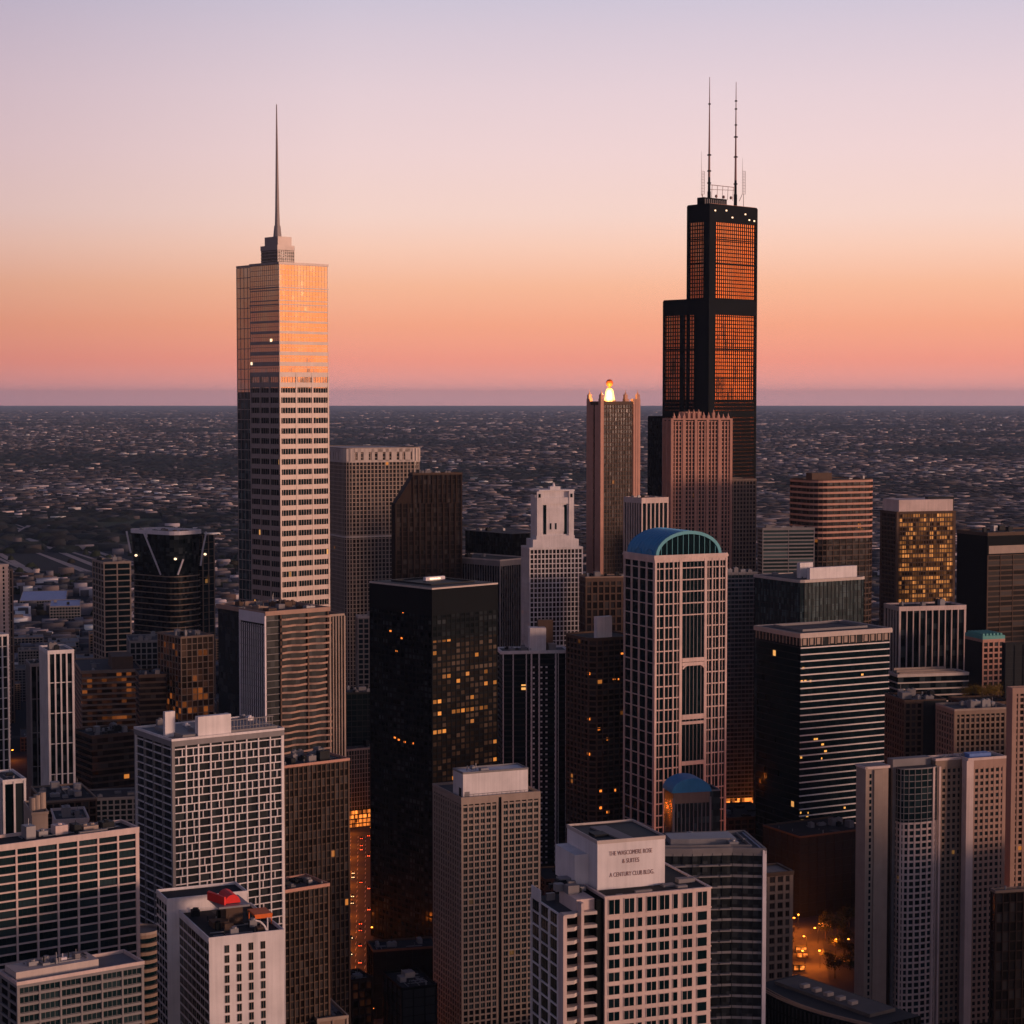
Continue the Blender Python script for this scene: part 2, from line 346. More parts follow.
        for i in range(n * 3):
            w, d, h = rnd.uniform(*sz) * .7, rnd.uniform(*sz) * .7, rnd.uniform(*hs)
            if x1 - x0 < w or y1 - y0 < d: continue
            x, y = rnd.uniform(x0, x1 - w), rnd.uniform(y0, y1 - d)
            if any(x < p[1] + .5 and x + w > p[0] - .5 and y < p[3] + .5 and y + d > p[2] - .5 for p in put): continue
            put.append((x, x + w, y, y + d)); mb = MB().box(s.fr, x, x + w, y, y + d, z + .05, z + h, bot=False)
            if rnd.random() < .6:
                nf = max(1, int(w / 2.2))
                for q in range(nf):
                    cx = x + w * (q + .5) / nf; o = [(cx + .8 * math.cos(t), y + d / 2 + .8 * math.sin(t)) for t in [2 * math.pi * j / 8 for j in range(8)]]
                    mb.prism(s.fr, o, z + h - .02, z + h + .5, bot=False)
            else:
                mb.bar(s.fr(x + w / 2, y + d / 2, z + h), s.fr(x + w / 2, y + d / 2, z + h + rnd.uniform(1, 4)), .12)
            s.part(mb, 'rooftop_unit', rnd.choice(mats))
            if len(put) >= n: break
        if s.D < 1700: s.pipes(seed + 500, z, outl, 8 if s.D > 950 else 18)
    def boxon(s, l, c, r, yt, D, zb, mat, name='penthouse', yb=None):
        """a box on this roof whose own near corner stands at distance D"""
        q = T.__new__(T); ph = s.phi; z = zat(yt, D); x = xat(c, D, z); fw = D * math.cos(PITCH) + (CAMZ - z) * math.sin(PITCH)
        run = lambda px, dx, dy: (((px - 512) / FPX) * fw - x) / (dx - (px - 512) / FPX * dy * math.cos(PITCH))
        f = Fr(x, D, ph); a, b = run(r, math.cos(ph), math.sin(ph)), run(l, -math.sin(ph), math.cos(ph))
        mb = MB().prism(f, rect(0, a, 0, b), zb, z, bot=False, cells=[round(a / 3), round(b / 3)] * 2, ztop=z)
        return s.part(mb, name, mat), f, a, b, z
WM = {}
def window_mesh(w, h, glassm, framem, split=2):
    k = (round(w, 2), round(h, 2), glassm.name, framem.name, split)
    if k not in WM:
        mb = MB(); I = Fr(0, 0, 0)
        mb.face([(-w / 2, -.02, -h / 2), (w / 2, -.02, -h / 2), (w / 2, -.02, h / 2), (-w / 2, -.02, h / 2)], [(.2, .2), (.8, .2), (.8, .8), (.2, .8)], 0)
        for x in [-w / 2 + .05, w / 2 - .05] + [-w / 2 + w * j / split for j in range(1, split)]: mb.box(I, x - .05, x + .05, -.10, -.01, -h / 2, h / 2, 1)
        for z in (-h / 2, h / 2 - .1): mb.box(I, -w / 2, w / 2, -.12, -.01, z, z + .1, 1)
        WM[k] = mb.mesh('window', [glassm, framem])
    return WM[k]
def windows(t, specs, glassm, framem, limit=100, name='window'):
    """specs: (frame, x, y, z, heading, w, h, split). The hundred that show largest are objects; the rest one part of kind stuff."""
    S_ = []
    for sp_ in specs:
        f, x, y, z, hd, w, h, split = sp_; p = f(x, y, z); q = proj(p)
        if not (-20 < q[0] < 1044 and q[1] < 1050): continue
        S_.append((q[1] if q[0] > 0 else 9999, w * h, p, hd, w, h, split))
    S_.sort(key=lambda e: e[0])
    inv = t.root.matrix_world.inverted()
    rest = MB()
    for i, (_, _, p, hd, w, h, split) in enumerate(S_):
        if i < limit:
            o = bpy.data.objects.new(name, window_mesh(w, h, glassm, framem, split)); C.objects.link(o); o.parent = t.root
            o.matrix_local = inv @ (Matrix.Translation(p) @ Matrix.Rotation(hd, 4, 'Z'))
        else:
            f = Fr(p[0], p[1], hd); z = p[2]
            u = i % 97 + .5; v = i // 97 + .5
            rest.face([f(-w / 2, -.02, z - h / 2), f(w / 2, -.02, z - h / 2), f(w / 2, -.02, z + h / 2), f(-w / 2, -.02, z + h / 2)], [(u, v)] * 4, 0)
            for x in [-w / 2 + w * j / split for j in range(1, split)]: rest.box(f, x - .05, x + .05, -.10, -.01, z - h / 2, z + h / 2, 1)
    if rest.f: tag(rest.build('remaining_windows', [glassm, framem], t.root), kind='stuff')
def wgrid(t, face, bay, fh, w, h, z0=0, z1=None, x0=0, x1=None, dz=None, split=2, fr=None, off=0.0, cols=None):
    """openings on the front ('F') or the left side ('S')"""
    z1 = t.z if z1 is None else z1; fr = fr or t.fr; L = (t.a if face == 'F' else t.b) if x1 is None else x1
    n = max(1, round((L - x0) / bay)); out = []; bw = (L - x0) / n; dz = fh / 2 if dz is None else dz
    for k in range(int((z1 - z0) / fh)):
        z = z1 - k * fh - dz
        for i in range(n):
            if cols and i not in cols: continue
            u = x0 + bw * (i + .5)
            if face == 'F': out.append((fr, u, off, z, t.phi, w, h, split))
            else: out.append((fr, off, u, z, t.phi - math.pi / 2, w, h, split))
    return out
exec_parts = True
# ------------------------------------------------------------ ground and roads
def sheet(name, pts, z, mat):
    mb = MB(); mb.face([(x, y, z) for x, y in pts]); return tag(mb.build(name, mat), kind='structure')
def ground_mat():
    m, nt, b = newmat('city_ground'); b.inputs['Roughness'].default_value = .95; b.inputs['Specular IOR Level'].default_value = .1
    tc = nd(nt, 'ShaderNodeTexCoord')
    def noise(s, det=4):
        n = nd(nt, 'ShaderNodeTexNoise'); n.inputs['Scale'].default_value = s; n.inputs['Detail'].default_value = det
        nt.links.new(tc.outputs['Object'], n.inputs['Vector']); return n.outputs[0]
    base = ramp(nt, noise(.0006, 7), [(.35, (.022, .027, .032, 1)), (.5, (.036, .040, .048, 1)), (.62, (.070, .070, .076, 1)), (.8, (.12, .11, .11, 1))])
    vo = nd(nt, 'ShaderNodeTexVoronoi'); vo.inputs['Scale'].default_value = .011; vo.distance = 'CHEBYCHEV'; nt.links.new(tc.outputs['Object'], vo.inputs['Vector'])
    s = nd(nt, 'ShaderNodeSeparateColor'); nt.links.new(vo.outputs['Color'], s.inputs[0])
    roofs = mth(nt, 'MULTIPLY', mth(nt, 'GREATER_THAN', s.outputs[0], .86), mth(nt, 'GREATER_THAN', mth(nt, 'ADD', noise(.0004, 5), mth(nt, 'MULTIPLY', s.outputs[1], .1)), .55))
    mx = nd(nt, 'ShaderNodeMix', data_type='RGBA'); nt.links.new(mth(nt, 'MULTIPLY', roofs, .8), mx.inputs[0]); nt.links.new(base, mx.inputs[6]); mx.inputs[7].default_value = (.42, .36, .33, 1)
    nt.links.new(mx.outputs[2], b.inputs['Base Color']); return m
asph = plain('asphalt', (.045, .045, .048), .85, streak=False, var=.2, sc_=.05)
sheet('ground', [(-90000, -90000), (90000, -90000), (90000, 90000), (-90000, 90000)], 0, ground_mat())
ROADS = []
def road(p, q, w, name='road', mat=None, z=.05):
    p, q = Vector(p), Vector(q); d = (q - p).normalized(); n = Vector((-d.y, d.x)) * w / 2
    pts = [p - n, q - n, q + n, p + n]; sheet(name, [tuple(v) for v in pts][::1], z, mat or asph)
    ROADS.append(('road', [tuple(v) for v in pts], 0))
road((60, 1150), (420, 1135), 20, z=.048)
conc = plain('pale_highway_concrete', (.42, .33, .29), .8, streak=False, var=.2, sc_=.02)
RX = lambda y: -70 - (y - 860) * .0724
road((RX(800), 800), (RX(1418), 1418), 20, z=.04)            # the lit avenue
for y0 in (985, 1440, 1790): road((-600, y0 + 40), (500, y0 - 30), 15, z=.046)
road((120, 700), (172, 1168), 20, z=.052)
mk = plain('road_paint', (.6, .58, .52), .7, streak=False)
mbk = MB()
for i in range(50):
    y = 810 + i * 12; x = RX(y)
    for dx in (-5.2, 0, 5.2): mbk.face([(x + dx - .12, y, .062), (x + dx + .12, y, .062), (x + dx + .12, y + 6, .062), (x + dx - .12, y + 6, .062)])
tag(mbk.build('road_markings', mk), kind='structure')
# rail yard and expressway far on the left, the park beside it
rr_ = random.Random(2)
for k in range(13):
    o_ = (k - 6) * 24 + rr_.uniform(-8, 8); e_ = rr_.uniform(-130, 60)
    road((-1330 + o_ * .8, 4900 + o_), (-735 + o_ * .9 + e_ * .2, 3560 + o_ + e_), rr_.choice([5, 7, 9, 14]), name='expressway', mat=conc, z=.3 + .03 * k)
for k in range(7): road((-1500 + 520 * k + rr_.uniform(-60, 60), 2700 + 300 * (k % 3)), (-3600 + 1500 * k, 14000), 16, name='suburban_road', mat=conc, z=.12 + .01 * k)
for k, y_ in enumerate((3300, 4400, 5600, 7600, 10500)): road((-.3 * y_ - 300, y_ + 200), (.3 * y_ + 300, y_ - 300), 16, name='suburban_road', mat=conc, z=.2 + .01 * k)
grassm = plain('park_grass', (.030, .052, .020), .95, streak=False, var=.5, sc_=.01)
sheet('park_lawn', [(-1080, 4250), (-800, 4150), (-740, 5100), (-1120, 5250)], .2, grassm)

# ------------------------------------------------------------ the landmark on the right: stepped black tower with two masts
def landmark():
    D = 2100
    t = T('stepped_black_tower', 'tallest tower, black and stepped, copper reflections in its glass and two masts on top', 664, 709, 756, 300, D, 43, 'skyscraper', reg=True)
    fr, a, b, z2 = t.fr, t.a, t.b, t.z
    z1 = zat(205, D); z3 = zat(418, D); z4 = zat(480, D)
    b1 = b * .47
    tall = rect(0, a, 0, b1)
    fh = 4.0
    def gl(outl, z0, z1_, mat, nm='glazing', f=fr): return t.body(mat, 3.3, fh, z0, z1_, outl, nm, f)
    gl(tall, z2, z1, G['bronze'])
    gl(t.out, 0, z2, G['bronze'], 'glazing')
    # upper tier
    t.grid(M['dark'], fh, 1.0, .25, 3.3, .62, .55, z2 + .3, z1, tall, 'facade_frame', every=1)
    zk = z2 - fh * 26  # frame thickens below here to darken panes under the sky reflection
    t.grid(M['dark'], fh, 1.0, .25, 3.3, .62, .55, zk, z2, t.out, 'facade_frame'); t.grid(M['dark'], fh, 2.7, .25, 2.3, .8, .55, z4 - 60, zk, t.out, 'facade_frame')
    t.grid(M['dark'], fh * 2, 2.2, .3, 4.6, 1.1, .6, 0, z4 - 60, t.out, 'facade_frame')
    def band(outl, zt, zb, o=.72, nm='louvre_band'): t.part(MB().prism(fr, offs(outl, o), zb, zt), nm, M['dark'])
    band(tall, z1 + .8, z1 - 17); band(t.out, z2 + .8, z2 - 15); band(t.out, zat(411, D), zat(417, D)); band(tall, zat(262, D), zat(263.6, D)); band(tall, zat(238, D), zat(239, D))
    band(t.out, zat(348, D), zat(349.6, D)); band(t.out, zat(378, D), zat(379, D))
    # dark corner tubes running the whole height
    mb = MB()
    for x0, x1, y0, y1, zt in ((-.85, 8.5, -.85, 7.5, z1 + .5), (a - 1.8, a + .85, -.85, 3, z1 + .5), (-.85, 1.4, b - 1.6, b + .85, z2 + .5), (-.85, 3, b1 - 2.6, b1 + .85, z1 + .5)):
        mb.box(fr, x0, x1, y0, y1, 0, zt)
    mb.box(fr, -.86, 4, b * .55, b * .62, 0, z2 - 1)
    mb.box(fr, -.88, 4, .5, b * .30, 0, z2 - 1)
    t.part(mb, 'corner_tube', M['dark'])
    # lower shoulder on the far left
    sh = rect(2, a - 4, b, b + 24)
    t.part(MB().prism(fr, sh, 0, z3, cells=t.cells(sh, 3), ztop=z3, fh=fh, bot=False), 'glazing', G['black'])
    t.grid(M['dark'], fh, .8, .25, 3, .7, .5, z3 - 220, z3, sh, 'facade_frame')
    t.roof(M['roof'], M['dark'], z3, sh, ph=1.5)
    t.roof(M['roof'], M['dark'], z2 + .8, t.out, ph=1.2); t.roof(M['roof'], M['dark'], z1 + .8, tall, ph=1.0)
    # roof house and pale cornice line
    t.part(MB().box(fr, 2, a - 1, .6, 1.0, z1 + 1.0, z1 + 2.2), 'cornice', M['salmon'])
    hx0, hx1, hy0, hy1 = a * .02, a * .50, b1 * .30, b1 * .62
    mb = MB().box(fr, hx0, hx1, hy0, hy1, z1, z1 + 9)
    for i in range(11):
        u = hx0 + (hx1 - hx0) * (i + .5) / 11; mb.box(fr, u - .5, u + .5, hy0 - .4, hy0, z1 + 2, z1 + 7.4, 1)
    t.part(mb, 'roof_house', [M['dark'], M['grey']])
    for px, pz in ((714, 210), (725, 209), (731, 215.5), (744, 211), (748, 216.5), (753, 217)):
        zz = zat(pz, D) ; u = (px - 709) / 47 * a
        t.part(MB().box(fr, u - 1.0, u + 1.0, -1.1, -.73, zz - .7, zz + .7), 'flood_light', E['dot'])
    # masts
    def mast(u, v, top, rings, lean=0):
        base = Vector(fr(u, v, z1 + 9)); D2 = base.y; zt = zat(top, D2); segs = 9; mb = MB()
        H = zt - base.z
        for k in range(segs):
            za, zb = base.z - 8 + (H + 8) * k / segs, base.z - 8 + (H + 8) * (k + 1) / segs
            ra, rb = 1.75 - 1.45 * (k / segs) ** .8, 1.75 - 1.45 * ((k + 1) / segs) ** .8
            if k in (0,): ra = rb = 1.9
            mb.bar((base.x, base.y, za), (base.x, base.y, zb), ra, 0 if k > 1 else 1, 8, rb)
        for q in rings: zz = zat(q, D2); mb.bar((base.x, base.y, zz - .6), (base.x, base.y, zz + .6), 2.2 if q > 130 else 1.4, 1, 8)
        t.part(mb, 'mast', [M['mast'], M['dark']])
        return base
    k = lambda u, v: fr(u, v, 0)
    def uv_for(px, v):                       # keep the masts on one line across the roof
        f_ = lambda u: proj(fr(u, v, z1 + 40))[0] - px
        lo, hi = -40, 120
        for _ in range(40):
            mid = (lo + hi) / 2
            if f_(mid) > 0: hi = mid
            else: lo = mid
        return lo
    v0 = b1 * .45
    mA = mast(uv_for(709.2, v0), v0, 77, (104, 155, 171, 183)); mB = mast(uv_for(735.6, v0), v0, 82, (101, 109, 125, 137, 157, 184))
    # comb aerials beside the masts and the gantry between them
    for px, s_, tip in ((701.5, 1, 151), (742.5, -1, 158)):
        u = uv_for(px, v0); mb = MB(); pA = fr(u, v0, 0); zA, zB = zat(171, pA[1]), zat(194, pA[1])
        for q in range(3):
            du = s_ * q * 2.4 * (1 if px < 720 else -1)
            p = fr(u + du, v0, 0); mb.bar((p[0], p[1], zB), (p[0], p[1], zA), .22, 0, 4)
        for q in range(9):
            zz = zB + (zA - zB) * q / 8; mb.bar(fr(u - .3, v0, zz), fr(u + s_ * 4.8 * (1 if px < 720 else -1), v0, zz), .14)
        mb.bar((pA[0], pA[1], zA), (pA[0], pA[1], zat(tip, pA[1])), .18, 0, 4, .08)
        mb.bar((pA[0], pA[1], zB), fr(u + s_ * 5, v0, zB - 8), .3); mb.bar(fr(u + 2, v0, z1), fr(u + 2, v0, zB), .3)
        t.part(mb, 'comb_aerial', M['mast'])
    mb = MB(); uA, uB = uv_for(709, v0), uv_for(735.5, v0); zg = zat(184, v0 + D)
    mb.bar(fr(uA, v0, zg), fr(uB, v0, zg), .35); mb.bar(fr(uA, v0, zg - 5), fr(uB, v0, zg - 3), .25)
    for q in range(5): u = uA + (uB - uA) * (q + .5) / 5; mb.bar(fr(u, v0, z1 + 9), fr(u + 1, v0, zg), .25)
    for q in range(3): u = uA + (uB - uA) * (q + .8) / 3.6; mb.ball(fr(u, v0 - 2, z1 + 11.5), 1.5, 1.5, 1.8)
    t.part(mb, 'roof_gantry', M['mast'])
landmark()

# ------------------------------------------------------------ the spired glass tower on the left
def spired():
    D = 1400
    t = T('spired_glass_tower', 'tall silver glass tower with a needle spire and golden sky in its upper panes', 235.5, 279, 327.5, 264, D, 42)
    fr, a, b, z = t.fr, t.a, t.b, t.z; m = b * .66
    zs = zat(372, D)
    mainp = rect(0, a, 0, m)
    back = rect(.9, a - 1, m, b)
    t.part(MB().prism(fr, mainp, -.5, z - .1, cells=t.cells(mainp, 2.6), ztop=z, fh=3.6, bot=False), 'glazing', G['mirror'])
    t.part(MB().prism(fr, back, -.5, z - .15, cells=t.cells(back, 2.6), ztop=z, fh=3.6, bot=False), 'glazing', G['mirror'])
    # upper storeys: fine steel mullions; lower storeys: deep steel spandrels and piers
    t.grid(M['steel'], 3.6, .28, .08, 2.6, .14, .12, zs, z, mainp, 'mullion')
    t.grid(M['steel'], 7.2, 3.3, .35, a / 3.0, 1.3, .5, 0, zs, mainp, 'spandrel')
    mb = MB()
    for k in range(1, 9): mb.prism(fr, offs(mainp, .33 - k * .02), zs + k * 7.2 - 3.3 + k * .35, zs + k * 7.2 - k * .01)  # spandrels thin out upwards to soften the lower edge of the reflection
    t.part(mb, 'spandrel', M['steel'])
    t.grid(M['steel'], 7.2, .2, .2, 2.2, .22, .25, 0, zs, mainp, 'mullion')
    t.grid(M['steel'], 7.2, .5, .12, 4.2, .25, .2, 0, z - .3, back, 'mullion')
    mb = MB(); 
    for y0 in (304, 287): mb.prism(fr, offs(mainp, .5), zat(y0, D) - .5, zat(y0, D) + .3)
    t.part(mb, 'spandrel', M['steel'])
    # darker glass laid over the lower panes to end the sky reflection
    dk = MB().prism(fr, offs(mainp, .03), 0, zat(388, D), cells=t.cells(mainp, 2.2), ztop=zs, fh=3.6, bot=False, top=False)
    t.part(dk, 'dark_pane_sheet', G['dlit'])
    dk = MB().prism(fr, offs(back, .03), 0, zat(392, D), cells=t.cells(back, 2.2), ztop=zs, fh=3.6, bot=False, top=False)
    t.part(dk, 'dark_pane_sheet', G['teal'])
    t.roof(M['roofg'], M['steel'], z, mainp, ph=1.6, o=.5); t.roof(M['roofg'], M['steel'], z - .1, back, ph=1.2)
    # crown
    Dc = D + 13
    _, f, ca, cb, cz = t.boxon(261, 277.5, 294, 246, Dc, z, G['smoke'], 'crown')
    mb = MB(); zz = z + 1
    while zz < cz: mb.prism(f, offs(rect(0, ca, 0, cb), .15), zz, zz + .5); zz += 2.2
    ring(mb, f, offs(rect(0, ca, 0, cb), .3), .5, cz - 2.5, cz + .8)
    for i in range(9): mb.box(f, ca * i / 8 - .15, ca * i / 8 + .15, -.3, 0, z, cz)
    t.part(mb, 'crown_frame', M['steel'])
    f2 = f.sub(1.2, 1.2); ca2, cb2 = ca - 2.4, cb - 4; zt = zat(236, Dc)
    t.part(MB().box(f2, 0, ca2, 0, cb2, cz, zt, bot=False), 'crown', M['steel'])
    c = Vector(f(ca * .42, cb * .42, 0)); mb = MB(); zs2 = zat(103, c.y); zb = zt
    pr = [(0, 2.3), (.06, 2.0), (.2, 1.55), (.45, 1.15), (.7, .8), (1, .35)]
    for (k0, r0), (k1, r1) in zip(pr, pr[1:]): mb.bar((c.x, c.y, zb - 1 + (zs2 - zb) * k0), (c.x, c.y, zb - 1 + (zs2 - zb) * k1), r0, 0, 10, r1)
    mb.bar((c.x, c.y, zb - 1), (c.x, c.y, zb + 8), 3.2, 0, 10, 2.3)
    t.part(mb, 'spire', M['steel'], smooth=False)
    for px, py in ((271, 340), (251.5, 363)):
        zz = zat(py, D)
        v = (279 - px) / 43.5 * b; t.part(MB().box(fr, -.45, -.2, v - 1, v + 1, zz - 1, zz + 1), 'bright_room', E['dot'])
spired()

# ------------------------------------------------------------ far towers
def simple(name, label, l, c, r, y, D, phi, wall, fmat, fh, bh, bay, pw, seed=0, bo=.35, po=.5, roofm=None, par=None, units=6, pent=None, pevery=1, every=1, corner=None, topslab=None, group=None, z0=0, cat='skyscraper', edges=None, ph=1.1, outl=None, gb=None, b=None):
    t = T(name, label, l, c, r, y, D, phi, cat, group, b=b)
    if outl: t.out = outl(t)
    t.body(wall, gb or bay, fh, name='glazing')
    if pw or bh: t.grid(fmat, fh, bh, bo, bay, pw, po, z0, outl=t.out, every=every, pevery=pevery, corner=corner, topslab=topslab, edges=edges)
    t.roof(roofm, par or fmat, ph=ph, o=max(bo, po) + .08)
    if units or pent: t.units(seed, units, pent=pent)
    return t

# brown tower with the glowing lantern
def lantern_tower():
    t = T('lantern_tower', 'slim brown granite tower with a glowing golden lantern on its roof', 588, 601, 639, 404, 1900, 30)
    fr, a, b, z = t.fr, t.a, t.b, t.z
    t.body(G['brown'], 2.6, 4, name='glazing')
    t.grid(M['brown'], 4, .9, .3, 3.2, .7, .45, 0)
    mb = MB()
    for x0, x1, y0, y1 in ((a - 7.5, a + 1, -1, 3), (-1, 2.5, -1, 3), (a - 3, a + 1, b - 4, b + 1), (-1, 2, b - 5, b + 1)): mb.box(fr, x0, x1, y0, y1, 0, z + 5)
    mb.box(fr, -1.05, -.0, 2, b * .4, 0, z - 1); mb.box(fr, -1.04, 0, b * .55, b - 4, 0, z - 1)
    for k in (0, 1, 2): mb.box(fr, a - 7 + k * 2.6, a - 5.8 + k * 2.6, -1.35, -1, 0, z + 4)
    t.part(mb, 'corner_pier', M['salmon'])
    t.roof(M['roof'], M['brown'], ph=2.5, o=.6)
    for x, y in ((1, 1), (a - 1, 1), (1, b - 1), (a - 1, b - 1)):
        mb = MB().box(fr, x - 1.6, x + 1.6, y - 1.6, y + 1.6, z + 4, z + 9); p = fr(x, y, 0)
        mb.bar((p[0], p[1], z + 9), (p[0], p[1], z + 11.5), 1.3, 0, 6, .3); mb.bar((p[0], p[1], z + 11.5), (p[0], p[1], z + 13.5), .2)
        t.part(mb, 'pinnacle', M['salmon'])
    p = Vector(fr(a * .36, b * .40, z))
    t.part(MB().bar((p.x, p.y, z), (p.x, p.y, z + 4), 7, 0, 12, 6), 'lantern_base', M['salmon'])
    la = t.part(MB().bar((p.x, p.y, z + 3), (p.x, p.y, z + 12), 5.2, 0, 12, 3.6).ball((p.x, p.y, z + 12), 3.6, 3.6, 3.2, n=12, k=6), 'lantern', E['beacon'])
    t.part(MB().ball((p.x, p.y, z + 20), 3.4, 3.4, 3.6, n=12, k=8).bar((p.x, p.y, z + 14), (p.x, p.y, z + 18), 1.2, 0, 8), 'finial', M['orange'])
    L = bpy.data.lights.new('lantern_light', 'POINT'); L.energy = 60000; L.color = (1, .5, .15); L.shadow_soft_size = 3
    lo = bpy.data.objects.new('lantern_light', L); C.objects.link(lo); lo.location = (p.x - 2, p.y - 11, z + 9)
lantern_tower()

def spiky():
    D = 1960
    t = T('pinnacled_granite_tower', 'rose granite tower of narrow piers with a spiked crown, in front of the tallest tower', 664, 672, 731, 420, D, 14)
    fr, a, b, z = t.fr, t.a, t.b, t.z
    t.body(G['brown'], 2.4, 4, name='glazing'); t.grid(M['salmon'], 4, 1.1, .25, 3.4, 1.25, .8, 0, z - 1)
    t.grid(M['salmon'], 4, 0, .25, a / 5, 2.6, 1.3, 0, z + .5, name='buttress', edges=(0, 3))
    t.roof(M['roof'], M['salmon'], ph=1.5, o=1.2)
    rnd = random.Random(5)
    for i in range(12):
        u = a * (i + .5) / 12; h = 7 if i in (3, 4, 5, 8) else 2.5 + rnd.random() * 2
        mb = MB().box(fr, u - 1.3, u + 1.3, .2, 2.6, z, z + h); p = fr(u, 1.4, 0); mb.bar((p[0], p[1], z + h), (p[0], p[1], z + h + 3.5), 1.1, 0, 4, .1)
        t.part(mb, 'pinnacle', M['salmon'])
    t.part(MB().box(fr, a * .2, a * .52, 4, b * .6, z, z + 8), 'penthouse', M['salmon'])
    # lower wing to the right
    zl = zat(481, D); w = rect(a, a + 27, 1.5, b + 10)
    t.part(MB().prism(fr, w, -.5, zl, cells=t.cells(w, 3), ztop=zl, fh=4, bot=False), 'wing_glazing', G['brown'])
    t.grid(M['tan'], 4, 1.2, .3, 3.6, 1.0, .6, 0, zl, w, 'wing_frame'); t.roof(M['roof'], M['tan'], zl, w, ph=1.5, o=.7)
spiky()

RIB = simple('stone_ribbed_tower', 'tan stone ribbed tower with a pale slotted top band, behind the spired tower', 312, 345, 421, 449, 1900, 24, G['brown'], M['beige'], 3.9, .75, 3.7, 1.0, 1,
       units=0, topslab=1.5, outl=lambda t: rrect(t.a, t.b, 7))
def ribbed_top():
    tmp = RIB
    mb = MB(); zt, zb = tmp.z + .2, tmp.z - 12
    o1 = offs(tmp.out, 1.0); mb.prism(tmp.fr, o1, zt - 3.4, zt); mb.prism(tmp.fr, o1, zb - 1, zb + 1.2)
    for i in range(len(tmp.out)):
        p, q2 = Vector(o1[i]), Vector(o1[(i + 1) % len(o1)]); L = (q2 - p).length; n = max(1, round(L / 7)); e = (q2 - p) / L; nn = Vector((e.y, -e.x))
        for k in range(n + 1):
            w = 1.6 if k % 2 else 2.6; m_ = p + e * (L * k / n)
            mb.prism(tmp.fr, [(v.x, v.y) for v in (m_ - e * w, m_ + e * w, m_ + e * w - nn, m_ - e * w - nn)], zb, zt - .2)
    tmp.part(mb, 'slotted_crown', M['cream'])
    tmp.part(MB().prism(tmp.fr, offs(tmp.out, 1.1), zat(538, 1900), zat(538, 1900) + 1.6), 'string_course', M['cream'])
ribbed_top()

def slanted():
    D = 1700
    t = T('slant_shouldered_tower', 'dark brown tower with a chamfered left shoulder, behind the black slab tower', 392, 396, 461, 475, D, 16, b=30)
    fr, a, b, z = t.fr, t.a, t.b, t.z; zl = zat(506, D)
    # the whole block in profile: shoulder slopes from the left side up to the roof
    b0 = b * .45
    t.part(MB().prism(fr, rect(s_ := a * .3, a, b0, b), -.5, z - 4, cells=t.cells(t.out, 3), ztop=z, fh=4, bot=False), 'glazing', G['brown'])
    out = rect(0, a, 0, b0); s = a * .27; dz = zl_ = t.z - zat(503, D)
    mb = MB().prism(fr, out, -.5, z - dz, cells=t.cells(out, 3), ztop=z, fh=4, bot=False)
    up = rect(s, a, 0, b0)
    mb.prism(fr, up, z - dz, z - .1, cells=t.cells(up, 3), ztop=z, fh=4, bot=False)
    t.part(mb, 'glazing', G['brown'])
    mb = MB()
    P = lambda x, y, zz: fr(x, y, zz)
    mb.face([P(0, 0, z - dz), P(s, 0, z - dz), P(s, 0, z - .2)]); mb.face([P(0, b0, z - dz), P(s, b0, z - .2), P(s, b0, z - dz)])
    mb.face([P(0, 0, z - dz + .1), P(s, 0, z), P(s, b0, z), P(0, b0, z - dz + .1)])
    t.part(mb, 'sloping_shoulder', M['darkbrown'])
    t.grid(M['darkbrown'], 4, .8, .3, 5.2, 1.3, .9, 0, z - dz - .2, out); t.grid(M['darkbrown'], 4, .8, .3, 4, 1.2, .9, z - dz, z, up)
    t.grid(M['darkbrown'], 4, .8, .3, 4, 1.2, .7, 0, z - 4, rect(a * .3, a, b0 + 1.2, b))
    t.roof(M['roof'], M['brown'], z, up, ph=1.6, o=1)
    t.out = up; t.units(4, 7, hs=(1.5, 5))
slanted()

